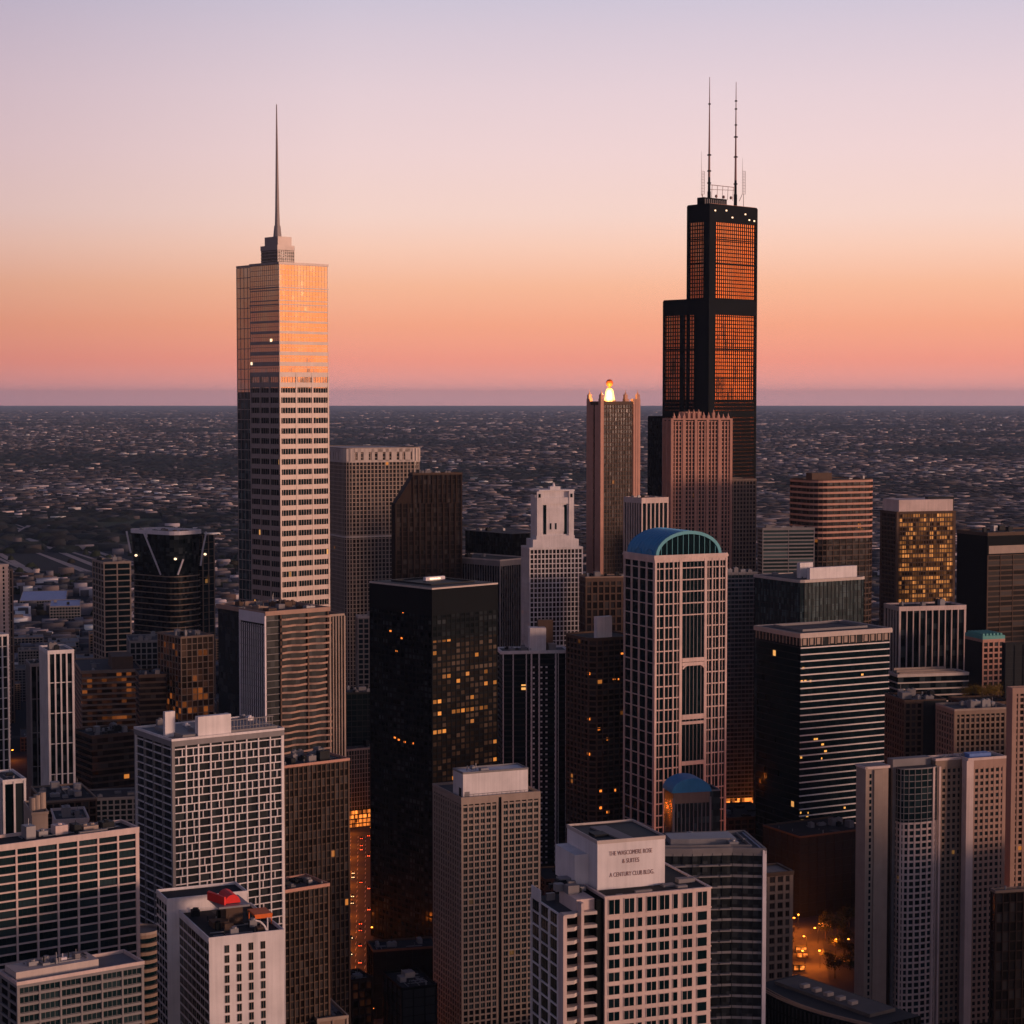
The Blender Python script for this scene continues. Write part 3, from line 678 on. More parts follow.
# black slab tower with lit floors
def black_slab():
    D = 1100
    t = T('black_slab_tower', 'big matt black slab tower with a flat rimmed roof and scattered amber windows', 370, 432, 497, 588, D, 42)
    fr, a, b, z = t.fr, t.a, t.b, t.z
    t.part(MB().prism(fr, t.out, -.5, z - .1, cells=[14, 14, 14, 14], ztop=z, fh=3.4, bot=False), 'glazing', G['black'])
    mb = MB(); zb_, zt_ = zat(830, D), zat(641, D); mb.face([fr(.2, -.03, zb_), fr(a - .2, -.03, zb_), fr(a - .2, -.03, zt_), fr(.2, -.03, zt_)], [(0, (z - zb_) / -3.4), (14, (z - zb_) / -3.4), (14, (z - zt_) / -3.4), (0, (z - zt_) / -3.4)]); t.part(mb, 'front_glazing', G['slab'])
    t.grid(M['dark'], 3.4, 1.3, .12, a / 14, .7, .28, 0, z)
    mb = MB()
    for (px, py) in ((404, 613), (391, 632), (402, 639), (397, 652), (395, 739), (399, 741), (405, 743), (413, 744)):
        v = (432 - px) / 62 * b; zz = zat(py, D + v * .6); mb.box(fr, -.2, -.03, v - .8, v + .8, zz - .45, zz + .45)
    t.part(mb, 'side_lit_windows', E['shop']); t.root.children[-1]['kind'] = 'stuff'
    t.part(MB().prism(fr, offs(t.out, .32), z - 15.5, z - .2), 'louvre_band', M['dark'])
    t.part(MB().prism(fr, offs(t.out, .40), z - .9, z), 'roof_rim', M['cream'])
    mb = MB(); mb.face([fr(x, y, z + .05) for x, y in offs(t.out, -.5)]); t.part(mb, 'roof', M['char'])
    mb = MB(); ring(mb, fr, offs(rect(a * .18, a * .85, b * .2, b * .85), 0), .6, z, z + .9); t.part(mb, 'roof_kerb', M['char'])
    t.part(MB().box(fr, a * .50, a * .80, b * .62, b * .66, z + .1, z + 2.2), 'skylight', M['whitem'])
    t.part(MB().box(fr, a * .56, a * .72, b * .61, b * .618, z + .8, z + 1.4), 'skylight_lamp', E['dot'])
black_slab()

simple('pinstriped_black_block', 'black block with fine vertical pinstripes, left of the white classical tower', 443, 500, 531, 561, 1700, 36, G['black'], M['grey'], 4, 0, 2.9, .4, 3, po=.7, par=M['cream'], units=3, topslab=4.5, roofm=M['roof'])
simple('black_roofhouse_tower', 'low black tower with a wide pale edged roof, just behind the pinstriped black block', 466, 512, 545, 534, 1860, 34, G['black'], M['dark'], 4, .4, 3, .3, 3, units=3, roofm=M['roofg'], par=M['grey'], ph=.8)

def classical():
    D = 1600
    t = T('white_classical_tower', 'white gridded tower with a carved setback crown and a tiny roof pavilion', 522, 530, 582, 549, D, 14)
    fr, a, b, z = t.fr, t.a, t.b, t.z
    t.body(G['brown'], 3, 3.9, name='glazing'); t.grid(M['white'], 3.9, .8, .35, 3.05, .75, .6, 0)
    t.roof(M['roofl'], M['white'], ph=1.2, o=.7)
    W_ = M['white']; z1, z2, z3, z4 = zat(540, D), zat(498, D), zat(493, D), zat(487, D)
    t.part(MB().box(fr, a * .07, a * .95, 2, b * .9, z, z1), 'setback', W_)
    x0, x1, y0, y1 = a * .15, a * .86, 4, b * .8
    mb = MB().box(fr, x0, x1, y0, y1, z1, z2)
    for u0, u1 in ((x0, x0 + 4.2), (x1 - 4.2, x1)): mb.box(fr, u0, u1, y0 - 1.4, y0, z1, z2 + 5)
    mb.box(fr, x0 + 4.2, x1 - 4.2, y0 - 1.0, y0, z2 - 5, z2)                    # lintel over the tall recess
    mb.box(fr, x0 - .5, x1 + .5, y0 - 1.8, y1 + .5, z1, z1 + 3); mb.box(fr, x0 + 8, x1 - 8, y0 - .7, y0, z1 + 6, z2 - 8)
    for v in (y0 + 3, y0 + 10, y1 - 4): mb.box(fr, x0 - .9, x0, v, v + 2.4, z1 + 3, z2 + 2)
    t.part(mb, 'crown', W_)
    mb = MB().box(fr, x0 + 5.6, x0 + 8, y0 - .35, y0 - .02, z1 + 4, z2 - 6); mb.box(fr, x1 - 8, x1 - 5.6, y0 - .35, y0 - .02, z1 + 4, z2 - 6)
    mb.box(fr, a * .4, a * .43, y0 - .9, y0 - .72, z1 + 8, z1 + 13); mb.box(fr, a * .5, a * .53, y0 - .9, y0 - .72, z1 + 8, z1 + 13)
    mb.box(fr, x0 + 1.2, x0 + 3, y0 - 1.6, y0 - 1.42, z2, z2 + 3); mb.box(fr, x1 - 3, x1 - 1.2, y0 - 1.6, y0 - 1.42, z2, z2 + 3)
    t.part(mb, 'crown_recess', G['dark'])
    t.part(MB().box(fr, x0 + 4, x1 - 3, y0 + 1, y1 - 2, z2, z3 + 1).box(fr, x0 + 2, x1 + 1, y0 - .2, y1, z3 + 1, z3 + 2.2).box(fr, a * .42, a * .62, y0 + 2, y0 + 8, z3 + 2.2, z4), 'attic', W_)
    p = fr(a * .5, 8, 0); t.part(MB().bar((p[0], p[1], z4), (p[0], p[1], z4 + 3), 1.6, 0, 8, .5), 'pavilion', W_)
classical()

simple('white_piered_block', 'block of tall white vertical piers, between the lantern tower and the rose granite tower', 625, 642, 667, 499, 1800, 30, G['dark'], M['pink'], 4, 0, 4.2, 1.2, 8, po=1.0, topslab=4, units=4, roofm=M['roofg'])
simple('brown_gridded_block', 'dull brown gridded block behind the brown faceted tower with the white cube', 580, 586, 634, 578, 1560, 12, G['brown'], M['brown'], 6, 1.2, 5, 1.3, 9, units=6, par=M['tan'], topslab=3)
simple('pale_louvred_block', 'small pale block with fine horizontal louvres, behind the striped slab tower', 758, 763, 814, 529, 1850, 10, G['teal'], M['grey'], 3.4, 1.3, 20, .5, 10, units=5, roofm=M['roofg'])
t = simple('grey_louvred_tower', 'grey green louvred glass tower beside the blue vaulted tower', 716, 720, 757, 574, 1480, 12, G['teal'], M['grey'], 3.2, 1.0, 3, .2, 11, bo=.3, units=5, po=.4)

t.part(MB().prism(t.fr, rect(1, t.a - 1, -.6, -.42), zat(808, 1480), zat(799, 1480), cells=[14, 1, 14, 1], fh=2), 'orange_glow_front', G['shop'])  # glowing strip invented for a red spot of light low on this front

def coral():
    D = 1900
    t = T('rounded_striped_tower', 'rounded office tower with coral horizontal stripes, left of the gold windowed tower', 785, 815, 878, 481, D, 26)
    t.out = rrect(t.a, t.b, 14, 5); zl = zat(530, D)
    t.body(G['brown'], 3, 4.2, name='glazing')
    t.grid(M['salmon'], 5.4, 1.9, .7, 30, 0, 0, zl - 12, name='stripe'); t.grid(M['brown'], 5.4, 1.2, .5, 8, .5, .6, 0, zl - 14, name='stripe')
    t.grid(M['brown'], 5.4, 0, .5, 8, .45, .5, 0, name='mullion')
    t.roof(M['roof'], M['brown'], ph=1); t.units(14, 4)
    t.boxon(806, 812, 832, 473, D + 12, t.z, M['brown'])
coral()
t = simple('gold_windowed_tower', 'tower full of glowing gold windows under a pale pink roof box', 881, 897, 955, 513, 1600, 17, G['black'], M['brown'], 3.6, 1.1, 2.4, .35, 15, units=0, corner=2.2)
mb = MB(); nn_ = int(t.z / 3.6); mb.face([t.fr(2, -.03, t.z - nn_ * 3.6), t.fr(t.a - 1, -.03, t.z - nn_ * 3.6), t.fr(t.a - 1, -.03, t.z - .2), t.fr(2, -.03, t.z - .2)], [(0, 0), (16, 0), (16, nn_), (0, nn_)]); t.part(mb, 'front_glazing', G['gold'])  # gold tone given to the front panes as their own emission
t.boxon(883, 899, 953, 500, 1602, t.z, M['pink']); t.boxon(925, 928, 954, 497, 1618, t.z, M['char'], 'plant_screen')
simple('vertical_finned_block', 'black block with pale vertical fins and a pale roof edge, below the gold windowed tower', 886, 900, 964, 608, 1440, 14, G['black'], M['pink'], 4, 0, 5.0, .7, 16, po=1.2, topslab=2.2, roofm=M['roof'], units=4)
t = simple('right_edge_dark_tower', 'wide dark tower cut by the right edge, with faint horizontal stripes under a pale band', 958, 988, 1075, 534, 1500, 24, G['brown'], M['brown'], 3.9, 1.1, 12, .5, 17, units=6, topslab=1.5)
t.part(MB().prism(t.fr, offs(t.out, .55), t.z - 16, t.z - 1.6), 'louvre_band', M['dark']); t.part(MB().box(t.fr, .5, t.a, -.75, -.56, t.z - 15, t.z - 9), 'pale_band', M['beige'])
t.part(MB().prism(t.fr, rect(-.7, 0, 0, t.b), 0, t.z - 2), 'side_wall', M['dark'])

# ------------------------------------------------------------ middle distance, left
def fin_tower():
    D = 1950
    t = T('flared_black_glass_tower', 'dark flared glass tower with slanting white ribs and a white rimmed concave roof', 126, 174, 206, 534, D, 33)
    fr, a, b, z = t.fr, t.a, t.b, t.z; c = (a / 2, b / 2)
    base = rrect(a, b, 12, 4)
    def at_(k): return [((x - c[0]) * k + c[0], (y - c[1]) * k + c[1]) for x, y in base]
    zm = zat(575, D)
    mb = MB(); lv = [(-.5, .97), (zm, .93), (zm + (z - zm) * .5, .96), (z, 1.0)]
    for (za, ka), (zb, kb) in zip(lv, lv[1:]):
        A, B = at_(ka), at_(kb); u = 0
        for i in range(len(A)):
            j = (i + 1) % len(A); k = max(1, round(math.dist(A[i], A[j]) / 3))
            mb.face([fr(*A[i], za), fr(*A[j], za), fr(*B[j], zb), fr(*B[i], zb)], [(u, za / 4), (u + k, za / 4), (u + k, zb / 4), (u, zb / 4)]); u += k + 3
    t.part(mb, 'glazing', G['black'])
    mb = MB(); k = 0; zz = zm - 2
    while zz > 60: mb.prism(fr, offs(at_(.95), .5 + (k % 3) * .12), zz - .9, zz); zz -= 5.6; k += 1
    t.part(mb, 'floor_band', M['tan'])
    mb = MB(); ring(mb, fr, offs(at_(1.0), .35), 1.4, z - 1.5, z + 2.2); t.part(mb, 'roof_rim', M['whitem'])
    mb = MB(); mb.face([fr(x, y, z - 1) for x, y in at_(.985)]); t.part(mb, 'roof', M['roofg'])
    def rib(x0, y0, x1, y1, zt, zb): t.part(MB().bar(fr(x0, y0, zt), fr(x1, y1, zb), .9), 'slanting_rib', M['whitem'])
    rib(-.6, b * .98, -.2, b * .9, z, zat(556, D)); rib(-1.2, b * .60, 1.4, b * .30, z - 1, zat(576, D)); rib(-.6, b * .56, -.3, b * .56, z, z - 5)
    rib(a * .25, -1.2, a * .1, -.2, zat(560, D), zat(575, D)); rib(a * 1.0, -.4, a * .86, -.9, z, zat(553, D)); rib(a * .86, -1, a * .80, -.8, zat(553, D), zat(568, D))
    for u, v, py in ((-.8, b * .78, 558), (a * .02, -.6, 559), (a * 1.01, 2, 557)):
        p = fr(u, v, zat(py, D)); t.part(MB().ball(p, 1.5, 1.5, 1.2), 'facade_lamp', E['dot'])
    t.out = at_(.8); t.units(21, 8, z=z - 1, mats=[M['unit'], M['roofl'], M['tan']], hs=(1.5, 4))
    mb = MB(); sh = rect(a + 1, a + 16, 6, b * .7); zs = zat(538, D)
    t.part(MB().prism(fr, sh, -.5, zs, cells=t.cells(sh, 3), ztop=zs, fh=4, bot=False), 'shaft', G['grey']); t.grid(M['tan'], 7, .5, .2, 6, .9, .7, 0, zs, sh, 'shaft_frame')
fin_tower()
simple('concrete_slab_block', 'grey apartment slab with pale balcony lines, left of the flared black glass tower', 93, 104, 130, 563, 1880, 26, G['dark'], M['beige'], 5.6, 1.1, 11, 1.1, 22, bo=.9, po=.7, units=5, roofm=M['roofg'], edges=(0, 1, 2, 3), gb=3)
simple('white_striped_tower', 'slim tower of bright white vertical stripes, standing alone on the left', 41, 49, 72, 652, 1290, 22, G['black'], M['white'], 4, .5, 3.6, .95, 23, po=1.1, every=5, bo=.6, units=2, topslab=1.4, roofm=M['roofl'])
simple('grey_striped_tower', 'shorter slim grey striped tower left of the bright white striped one', 27, 31, 42, 665, 1400, 20, G['black'], M['grey'], 4, .5, 3.2, .7, 24, po=.9, every=6, bo=.6, units=1, topslab=1.2)
simple('pinkish_slab_tower', 'narrow pinkish tower with beaded balconies at the far left edge', -22, -6, 7, 566, 1800, 20, G['dark'], M['pink'], 3.6, 1.2, 8, 3.4, 25, bo=1.1, units=0)
simple('left_edge_white_tower', 'white framed tower cut by the left edge, below the narrow pinkish one', -30, -14, 7, 637, 1330, 20, G['black'], M['white'], 7, .5, 4, .9, 26, po=.9, units=0)
simple('pale_small_slab', 'very slim pale slab just right of the narrow pinkish tower at the left edge', 7, 9, 12.5, 570, 1900, 20, G['dark'], M['tan'], 8, 1, 4, 1.4, 27, units=0)

def low(name, label, l, c, r, y, D, phi, wall, fmat, **kw):
    kw.setdefault('units', 6); kw.setdefault('roofm', M['roofg'])
    return simple(name, label, l, c, r, y, D, phi, wall, fmat, kw.pop('fh', 4), kw.pop('bh', 1), kw.pop('bay', 4), kw.pop('pw', .8), kw.pop('seed', 31), cat='building', **kw)
t = low('layered_brown_block', 'wide brown block of stacked horizontal layers, right of the white striped tower', 74, 82, 141, 672, 1640, 12, G['amber'], M['tan'], fh=4.5, bh=1.6, bo=.9, pw=0, seed=32)
t.boxon(108, 112, 133, 657, 1655, t.z, M['brown'], 'upper_block')
low('orange_lit_block', 'block glowing orange behind its grid of frames, left of the wavy balconied tower', 158, 181, 213, 638, 1560, 36, G['amber'], M['tan'], fh=5, bh=.6, bay=5, pw=.7, seed=33)
low('small_white_gridded_block', 'small white gridded building below the flared black glass tower', 127, 130, 163, 642, 1700, 8, G['dark'], M['grey'], fh=5, bh=1, bay=5, pw=1, seed=34)
low('stepped_brown_block', 'low brown stepped block behind the lattice tower', 136, 140, 166, 676, 1560, 12, G['brown'], M['brown'], fh=4.5, bh=1.5, pw=0, bo=.8, seed=35)
low('terraced_low_block', 'low block of terraced pinkish roofs right of the white striped tower', 74, 92, 134, 737, 1370, 34, G['brown'], M['brown'], fh=4.5, bh=1.4, pw=0, bo=.8, seed=36, units=12, roofm=M['roof'])
t = low('blue_roofed_hall', 'low hall with bright blue sheet roof on the left', 16, 20, 66, 601, 2950, 12, G['dark'], M['grey'], units=0, roofm=M['bluemetal'], ph=.5, b=150)
low('grey_blue_hall', 'low hall with grey blue roof in front of the bright blue roofed one', 48, 50, 80, 607, 2720, 12, G['dark'], M['grey'], units=2, roofm=M['bluemetal'], seed=38, b=90)
low('dark_open_roof_block', 'dark low block with roof sheds below the white striped tower', 32, 46, 96, 803, 1080, 16, G['brown'], M['brown'], units=10, roofm=M['roof'], seed=39, par=M['tan'])
low('pale_tank_block', 'small pale pink block behind the roof of the large white gridded building', 52, 56, 88, 822, 800, 14, M['pink'], M['pink'], fh=8, bh=.7, bay=40, pw=0, units=3, seed=40)
t = low('white_post_block', 'small dark block with two tall white corner posts, lower left', -8, 4, 24, 782, 960, 20, G['black'], M['white'], fh=60, bh=1.2, bay=5, pw=.9, po=.8, units=1, seed=41)
t = T('cylinder_tank_block', 'round concrete vent stacks on a low roof behind the big white gridded building', 24, 32, 48, 815, 840, 16, 'building')
t.body(M['beige'], name='wall'); t.roof(M['roofg'], M['beige'])
for k in range(3):
    p = t.fr(t.a * (.2 + .3 * k), t.b * .3, 0); t.part(MB().bar((p[0], p[1], t.z), (p[0], p[1], t.z + 6 + k), 1.6, 0, 12), 'vent_stack', M['beige'])

# ------------------------------------------------------------ middle, in front of the towers
def wavy():
    D = 1000
    t = T('wavy_balconied_tower', 'brown tower wrapped in wavy balconies, at the foot of the spired glass tower', 218, 266, 328, 614, D, 38)
    fr, a, b, z = t.fr, t.a, t.b, t.z
    t.body(G['smoke'], 2.4, 3.4, name='glazing')
    rnd = random.Random(4)
    nf = int(z / 3.4)
    for side in ('F', 'S'):
        mb = MB()
        for k in range(1, nf):
            zz = z - k * 3.4; n = 26; pts = []
            if side == 'F':
                x0 = a * .22
                for i in range(n + 1):
                    u = x0 + (a - x0 + .8) * i / n; pts.append((u, -1.3 - .9 * math.sin(i * .55 + k * .35) - .25 * rnd.random()))
                for i in range(n):
                    A, B = pts[i], pts[i + 1]
                    mb.face([fr(A[0], A[1], zz - .45), fr(B[0], B[1], zz - .45), fr(B[0], B[1], zz + .55), fr(A[0], A[1], zz + .55)])
                mb.face([fr(x, y, zz) for x, y in pts] + [fr(a + .8, .2, zz), fr(x0, .2, zz)]); mb.face(([fr(x, y, zz - .45) for x, y in pts] + [fr(a + .8, .2, zz - .45), fr(x0, .2, zz - .45)])[::-1])
            else:
                mb.box(fr, -.5, 0, b * .02, b * .55, zz - .3, zz); mb.box(fr, 0, a * .22, -.5, 0, zz - .3, zz)
        t.part(mb, 'balcony_tier' if side == 'F' else 'floor_edge', M['rust'] if side == 'F' else M['grey'])
    mb = MB()
    for v in (0.2, b * .52): mb.box(fr, -.9, 0, v - .3, v + .3, 0, z)
    for i in range(1, 12): mb.box(fr, -.6, 0, b * .52 * i / 12 - .08, b * .52 * i / 12 + .08, 0, z - 6)
    t.part(mb, 'white_pier', M['whitem'])
    mb = MB()
    for u in (a * .22, a * .66, a - .5): mb.box(fr, u - .4, u + .4, -1.0, 0, 0, z - 1)
    t.part(mb, 'pier', M['brown'])
    t.part(MB().box(fr, -.95, -.2, .2, b * .52, z - 5, z + .4), 'white_fascia', M['whitem'])
    t.part(MB().prism(fr, offs(t.out, .8), z - .9, z), 'roof_slab', M['rust'])
    t.roof(M['roofg'], M['rust'], z, ph=1.3, o=.9); t.units(51, 16, mats=[M['unit'], M['tan'], M['roofl'], M['brown']], hs=(1, 3))
    s_ = rect(a + .4, a + 9, -1, 14); zs = zat(617, D + 20)
    t.part(MB().prism(fr, s_, -.5, zs, cells=t.cells(s_, 2), ztop=zs, fh=3.4, bot=False), 'side_wing', G['brown']); t.grid(M['beige'], 3.4, 0, .3, 1.9, .55, .6, 0, zs, s_, 'side_wing_ribs'); t.roof(M['roofg'], M['beige'], zs, s_)
wavy()
t = simple('brown_ribbed_tower', 'tall dark brown ribbed tower with a salmon roof edge, below the wavy balconied one', 262, 284, 348, 768, 850, 35, G['brown'], M['brown'], 3.2, .5, 2.2, .45, 52, bo=.2, po=.55, par=M['salmon'], units=10, roofm=M['roofg'])
q = T('brown_ribbed_lower_block', 'lower brown ribbed block stepping out in front of the brown ribbed tower', 262, 284, 328, 893, 795, 35, 'building')
q.body(G['brown'], 2.2, 3.2, name='glazing'); q.grid(M['brown'], 3.2, .5, .2, 2.2, .45, .55); q.roof(M['roofg'], M['salmon'], ph=1.3, o=.6); q.units(53, 5, hs=(.8, 2))
t = T('grey_ribbed_block', 'grey ribbed block squeezed between the brown ribbed tower and the black slab', 322, 346, 378, 751, 1430, 12)
t.part(MB().prism(t.fr, t.out, -.5, t.z - .1, cells=t.cells(t.out, 2.2), ztop=t.z, fh=3.4, bot=False), 'glazing', G['grey'])
t.grid(M['grey'], 3.4, .4, .15, 2.2, .35, .4, 0); t.roof(M['roofg'], M['grey']); t.units(54, 5)
t.part(MB().prism(t.fr, rect(1, t.a - 1, -.7, -.45), .5, 13, cells=[16, 1, 16, 1], ztop=13, fh=3.1), 'orange_glow_front', G['shop'])
mb = MB()
for k in range(9): mb.box(t.fr, t.a * k / 8 - .25, t.a * k / 8 + .25, -1.1, -.7, 0, 13)
for k in range(4): mb.box(t.fr, 0, t.a, -1.0, -.7, k * 3.3 + 2.6, k * 3.3 + 3.3)
t.part(mb, 'shopfront_frame', M['dark'])
t = T('pale_gridded_slab', 'narrow pale gridded tower seen in the gap left of the black slab', 356, 358, 380, 618, 1560, 12)
t.body(G['grey'], 3, 4, name='glazing'); t.grid(M['beige'], 4, 1, .3, 4.5, 1.0, .5, 0); t.roof(M['roofl'], M['cream'], ph=1.5); t.units(55, 3)
t = low('dark_glass_midblock', 'dark glass block with a pale roof edge, in the gap left of the black slab', 341, 346, 384, 694, 1450, 14, G['dark'], M['char'], fh=4, bh=.5, bay=4, pw=.3, seed=56)

def beige_tower():
    D = 900
    t = T('beige_gridded_tower', 'beige gridded apartment tower with a white roof box and a dark groove down its front', 434, 462, 539, 800, D, 23)
    fr, a, b, z = t.fr, t.a, t.b, t.z; fh, bay = 2.85, 3.05
    t.part(MB().box(fr, 0, a, 0, b, -.5, z - .1, bot=False), 'wall', M['dark'])
    g0 = a * .45
    t.grid(M['beige'], fh, .75, .35, bay, .75, .5, 0, z, rect(0, g0, 0, b * .5), corner=1.0, topslab=2.2)
    t.grid(M['beige'], fh, .75, .35, bay, .75, .5, 0, z, rect(g0 + 2.6, a, 0, b), corner=1.0, topslab=2.2)
    t.grid(M['beige'], fh, .75, .35, bay, .75, .5, 0, z - .3, rect(0, g0 + 1, b * .5, b), topslab=1.9)
    t.part(MB().box(fr, g0 + .5, g0 + 2.1, 1.2, b - 1, 0, z - .5), 'groove', M['brown'])
    sp = []
    for (x0, x1) in ((0, g0), (g0 + 2.6, a)):
        n = max(1, round((x1 - x0) / bay)); w = (x1 - x0) / n
        for k in range(1, 34):
            for i in range(n): sp.append((fr, x0 + w * (i + .5), -.0, z - k * fh - .75 - (fh - .75) / 2, t.phi, w - .9, fh - .9, 2))
    n = round(b / bay)
    for k in range(1, 34):
        for i in range(n): sp.append((fr, -.0, b * (i + .5) / n, z - k * fh - .75 - (fh - .75) / 2, t.phi - math.pi / 2, 2.1, fh - .9, 2))
    windows(t, sp, G['grey'], M['beige'])
    t.roof(M['roofg'], M['beige'], ph=1.2, o=.6)
    w_, f, ca, cb, cz = t.boxon(453, 463, 528, 774, D + 3, z, M['white'])
    mb = MB(); ring(mb, f, offs(rect(0, ca, 0, cb), .15), .4, cz - .2, cz + .7)
    for i in range(14): mb.box(f, ca * i / 14, ca * i / 14 + .12, -1.2, -1.1, z, z + 1.8)
    mb.box(f, 0, ca, -1.2, -1.1, z + 1.8, z + 1.95); mb.box(f, .8, 3.2, -.05, 0, z + .1, z + 3)
    t.part(mb, 'railing', M['grey'])
    t.part(MB().box(f, -.04, 0, 2, 5, z + .2, z + 4.4), 'door', M['char'])
    p = f(ca * .22, cb * .5, 0)
    mb = MB().ball((p[0], p[1], cz + 1.5), 1.5, 1.5, 1.1, n=8, k=5).bar((p[0] + 1.6, p[1], cz), (p[0] + 1.6, p[1], cz + 3.4), .2).box(f, ca * .3, ca * .42, 2, 5, cz, cz + 1.4)
    mb.bar((p[0] - 2.6, p[1], cz), (p[0] - 2.2, p[1], cz + 2.2), .3); t.part(mb, 'rooftop_aerial', M['unit'])
beige_tower()

def marina():
    D = 1300
    t = T('dark_white_piered_tower', 'dark tower striped by white piers under a white roof slab', 499, 503, 567, 652, D, 8)
    fr, a, b, z = t.fr, t.a, t.b, t.z
    t.body(G['dlit'], 3, 3.6, name='glazing')
    t.grid(M['char'], 3.6, .9, .9, 20, 0, 0, 0, z - 1)
    mb = MB()
    for u, w in ((0, .5), (.155, .5), (.36, .5), (.44, .9), (.56, .8), (.82, .8), (.86, .4), (.985, .9)): mb.box(fr, a * u - w / 2, a * u + w / 2, -1.6, 0, 0, z - 1.4)
    t.part(mb, 'white_pier', M['white'])
    mb = MB()
    for k in range(3, 55):
        for u in (.46, .58, .66, .80): mb.box(fr, a * u, a * u + 1.3, -1.3, -.95, z - k * 3.6, z - k * 3.6 + 1.1)
    t.part(mb, 'balcony_edge', M['white'])
    t.part(MB().prism(fr, offs(t.out, 1.8), z - 1.3, z), 'roof_slab', M['white'])
    t.roof(M['roofg'], M['white'], ph=.8, o=1.5)
    t.boxon(528, 530, 546, 628, D + 4, z, M['white']); t.boxon(547, 549, 556, 644, D + 6, z, M['grey'], 'lift_house'); t.boxon(537, 538, 553, 620, D + 12, z, M['brown'], 'lift_house')
    t.units(61, 5, hs=(1, 2.5))
marina()
t = simple('brown_faceted_tower', 'brown faceted apartment tower with a white cube on its roof and a few lit windows', 565, 592, 636, 640, 1250, 30, G['brown'], M['brown'], 3.5, 1.0, 4.6, .5, 62, bo=.8, po=.95, units=0, roofm=M['roof'], outl=lambda t: [(0, 3.5), (3.5, 0), (t.a - 4, 0), (t.a, 4), (t.a, t.b - 3), (t.a - 3, t.b), (3, t.b), (0, t.b - 3)])
t.boxon(594, 597, 612, 617, 1256, t.z, M['white'])
for (px, py) in ((622, 655), (614, 679), (619, 679.5), (589, 717), (599, 728), (608, 739), (589, 752), (601, 790), (615, 791), (601, 807), (608, 812), (589, 672)):
    zz = zat(py, 1250 + (10 if px < 592 else 6)); 
    if px > 592: u = (px - 592) / 44 * t.a; t.part(MB().box(t.fr, u - .9, u + .9, -.12, -.02, zz - .8, zz + .8), 'lit_window', E['shop'])
    else: v = (592 - px) / 27 * t.b; t.part(MB().box(t.fr, -.12, -.02, v - 1.6, v + 1.6, zz - .8, zz + .8), 'lit_window', E['shop'])

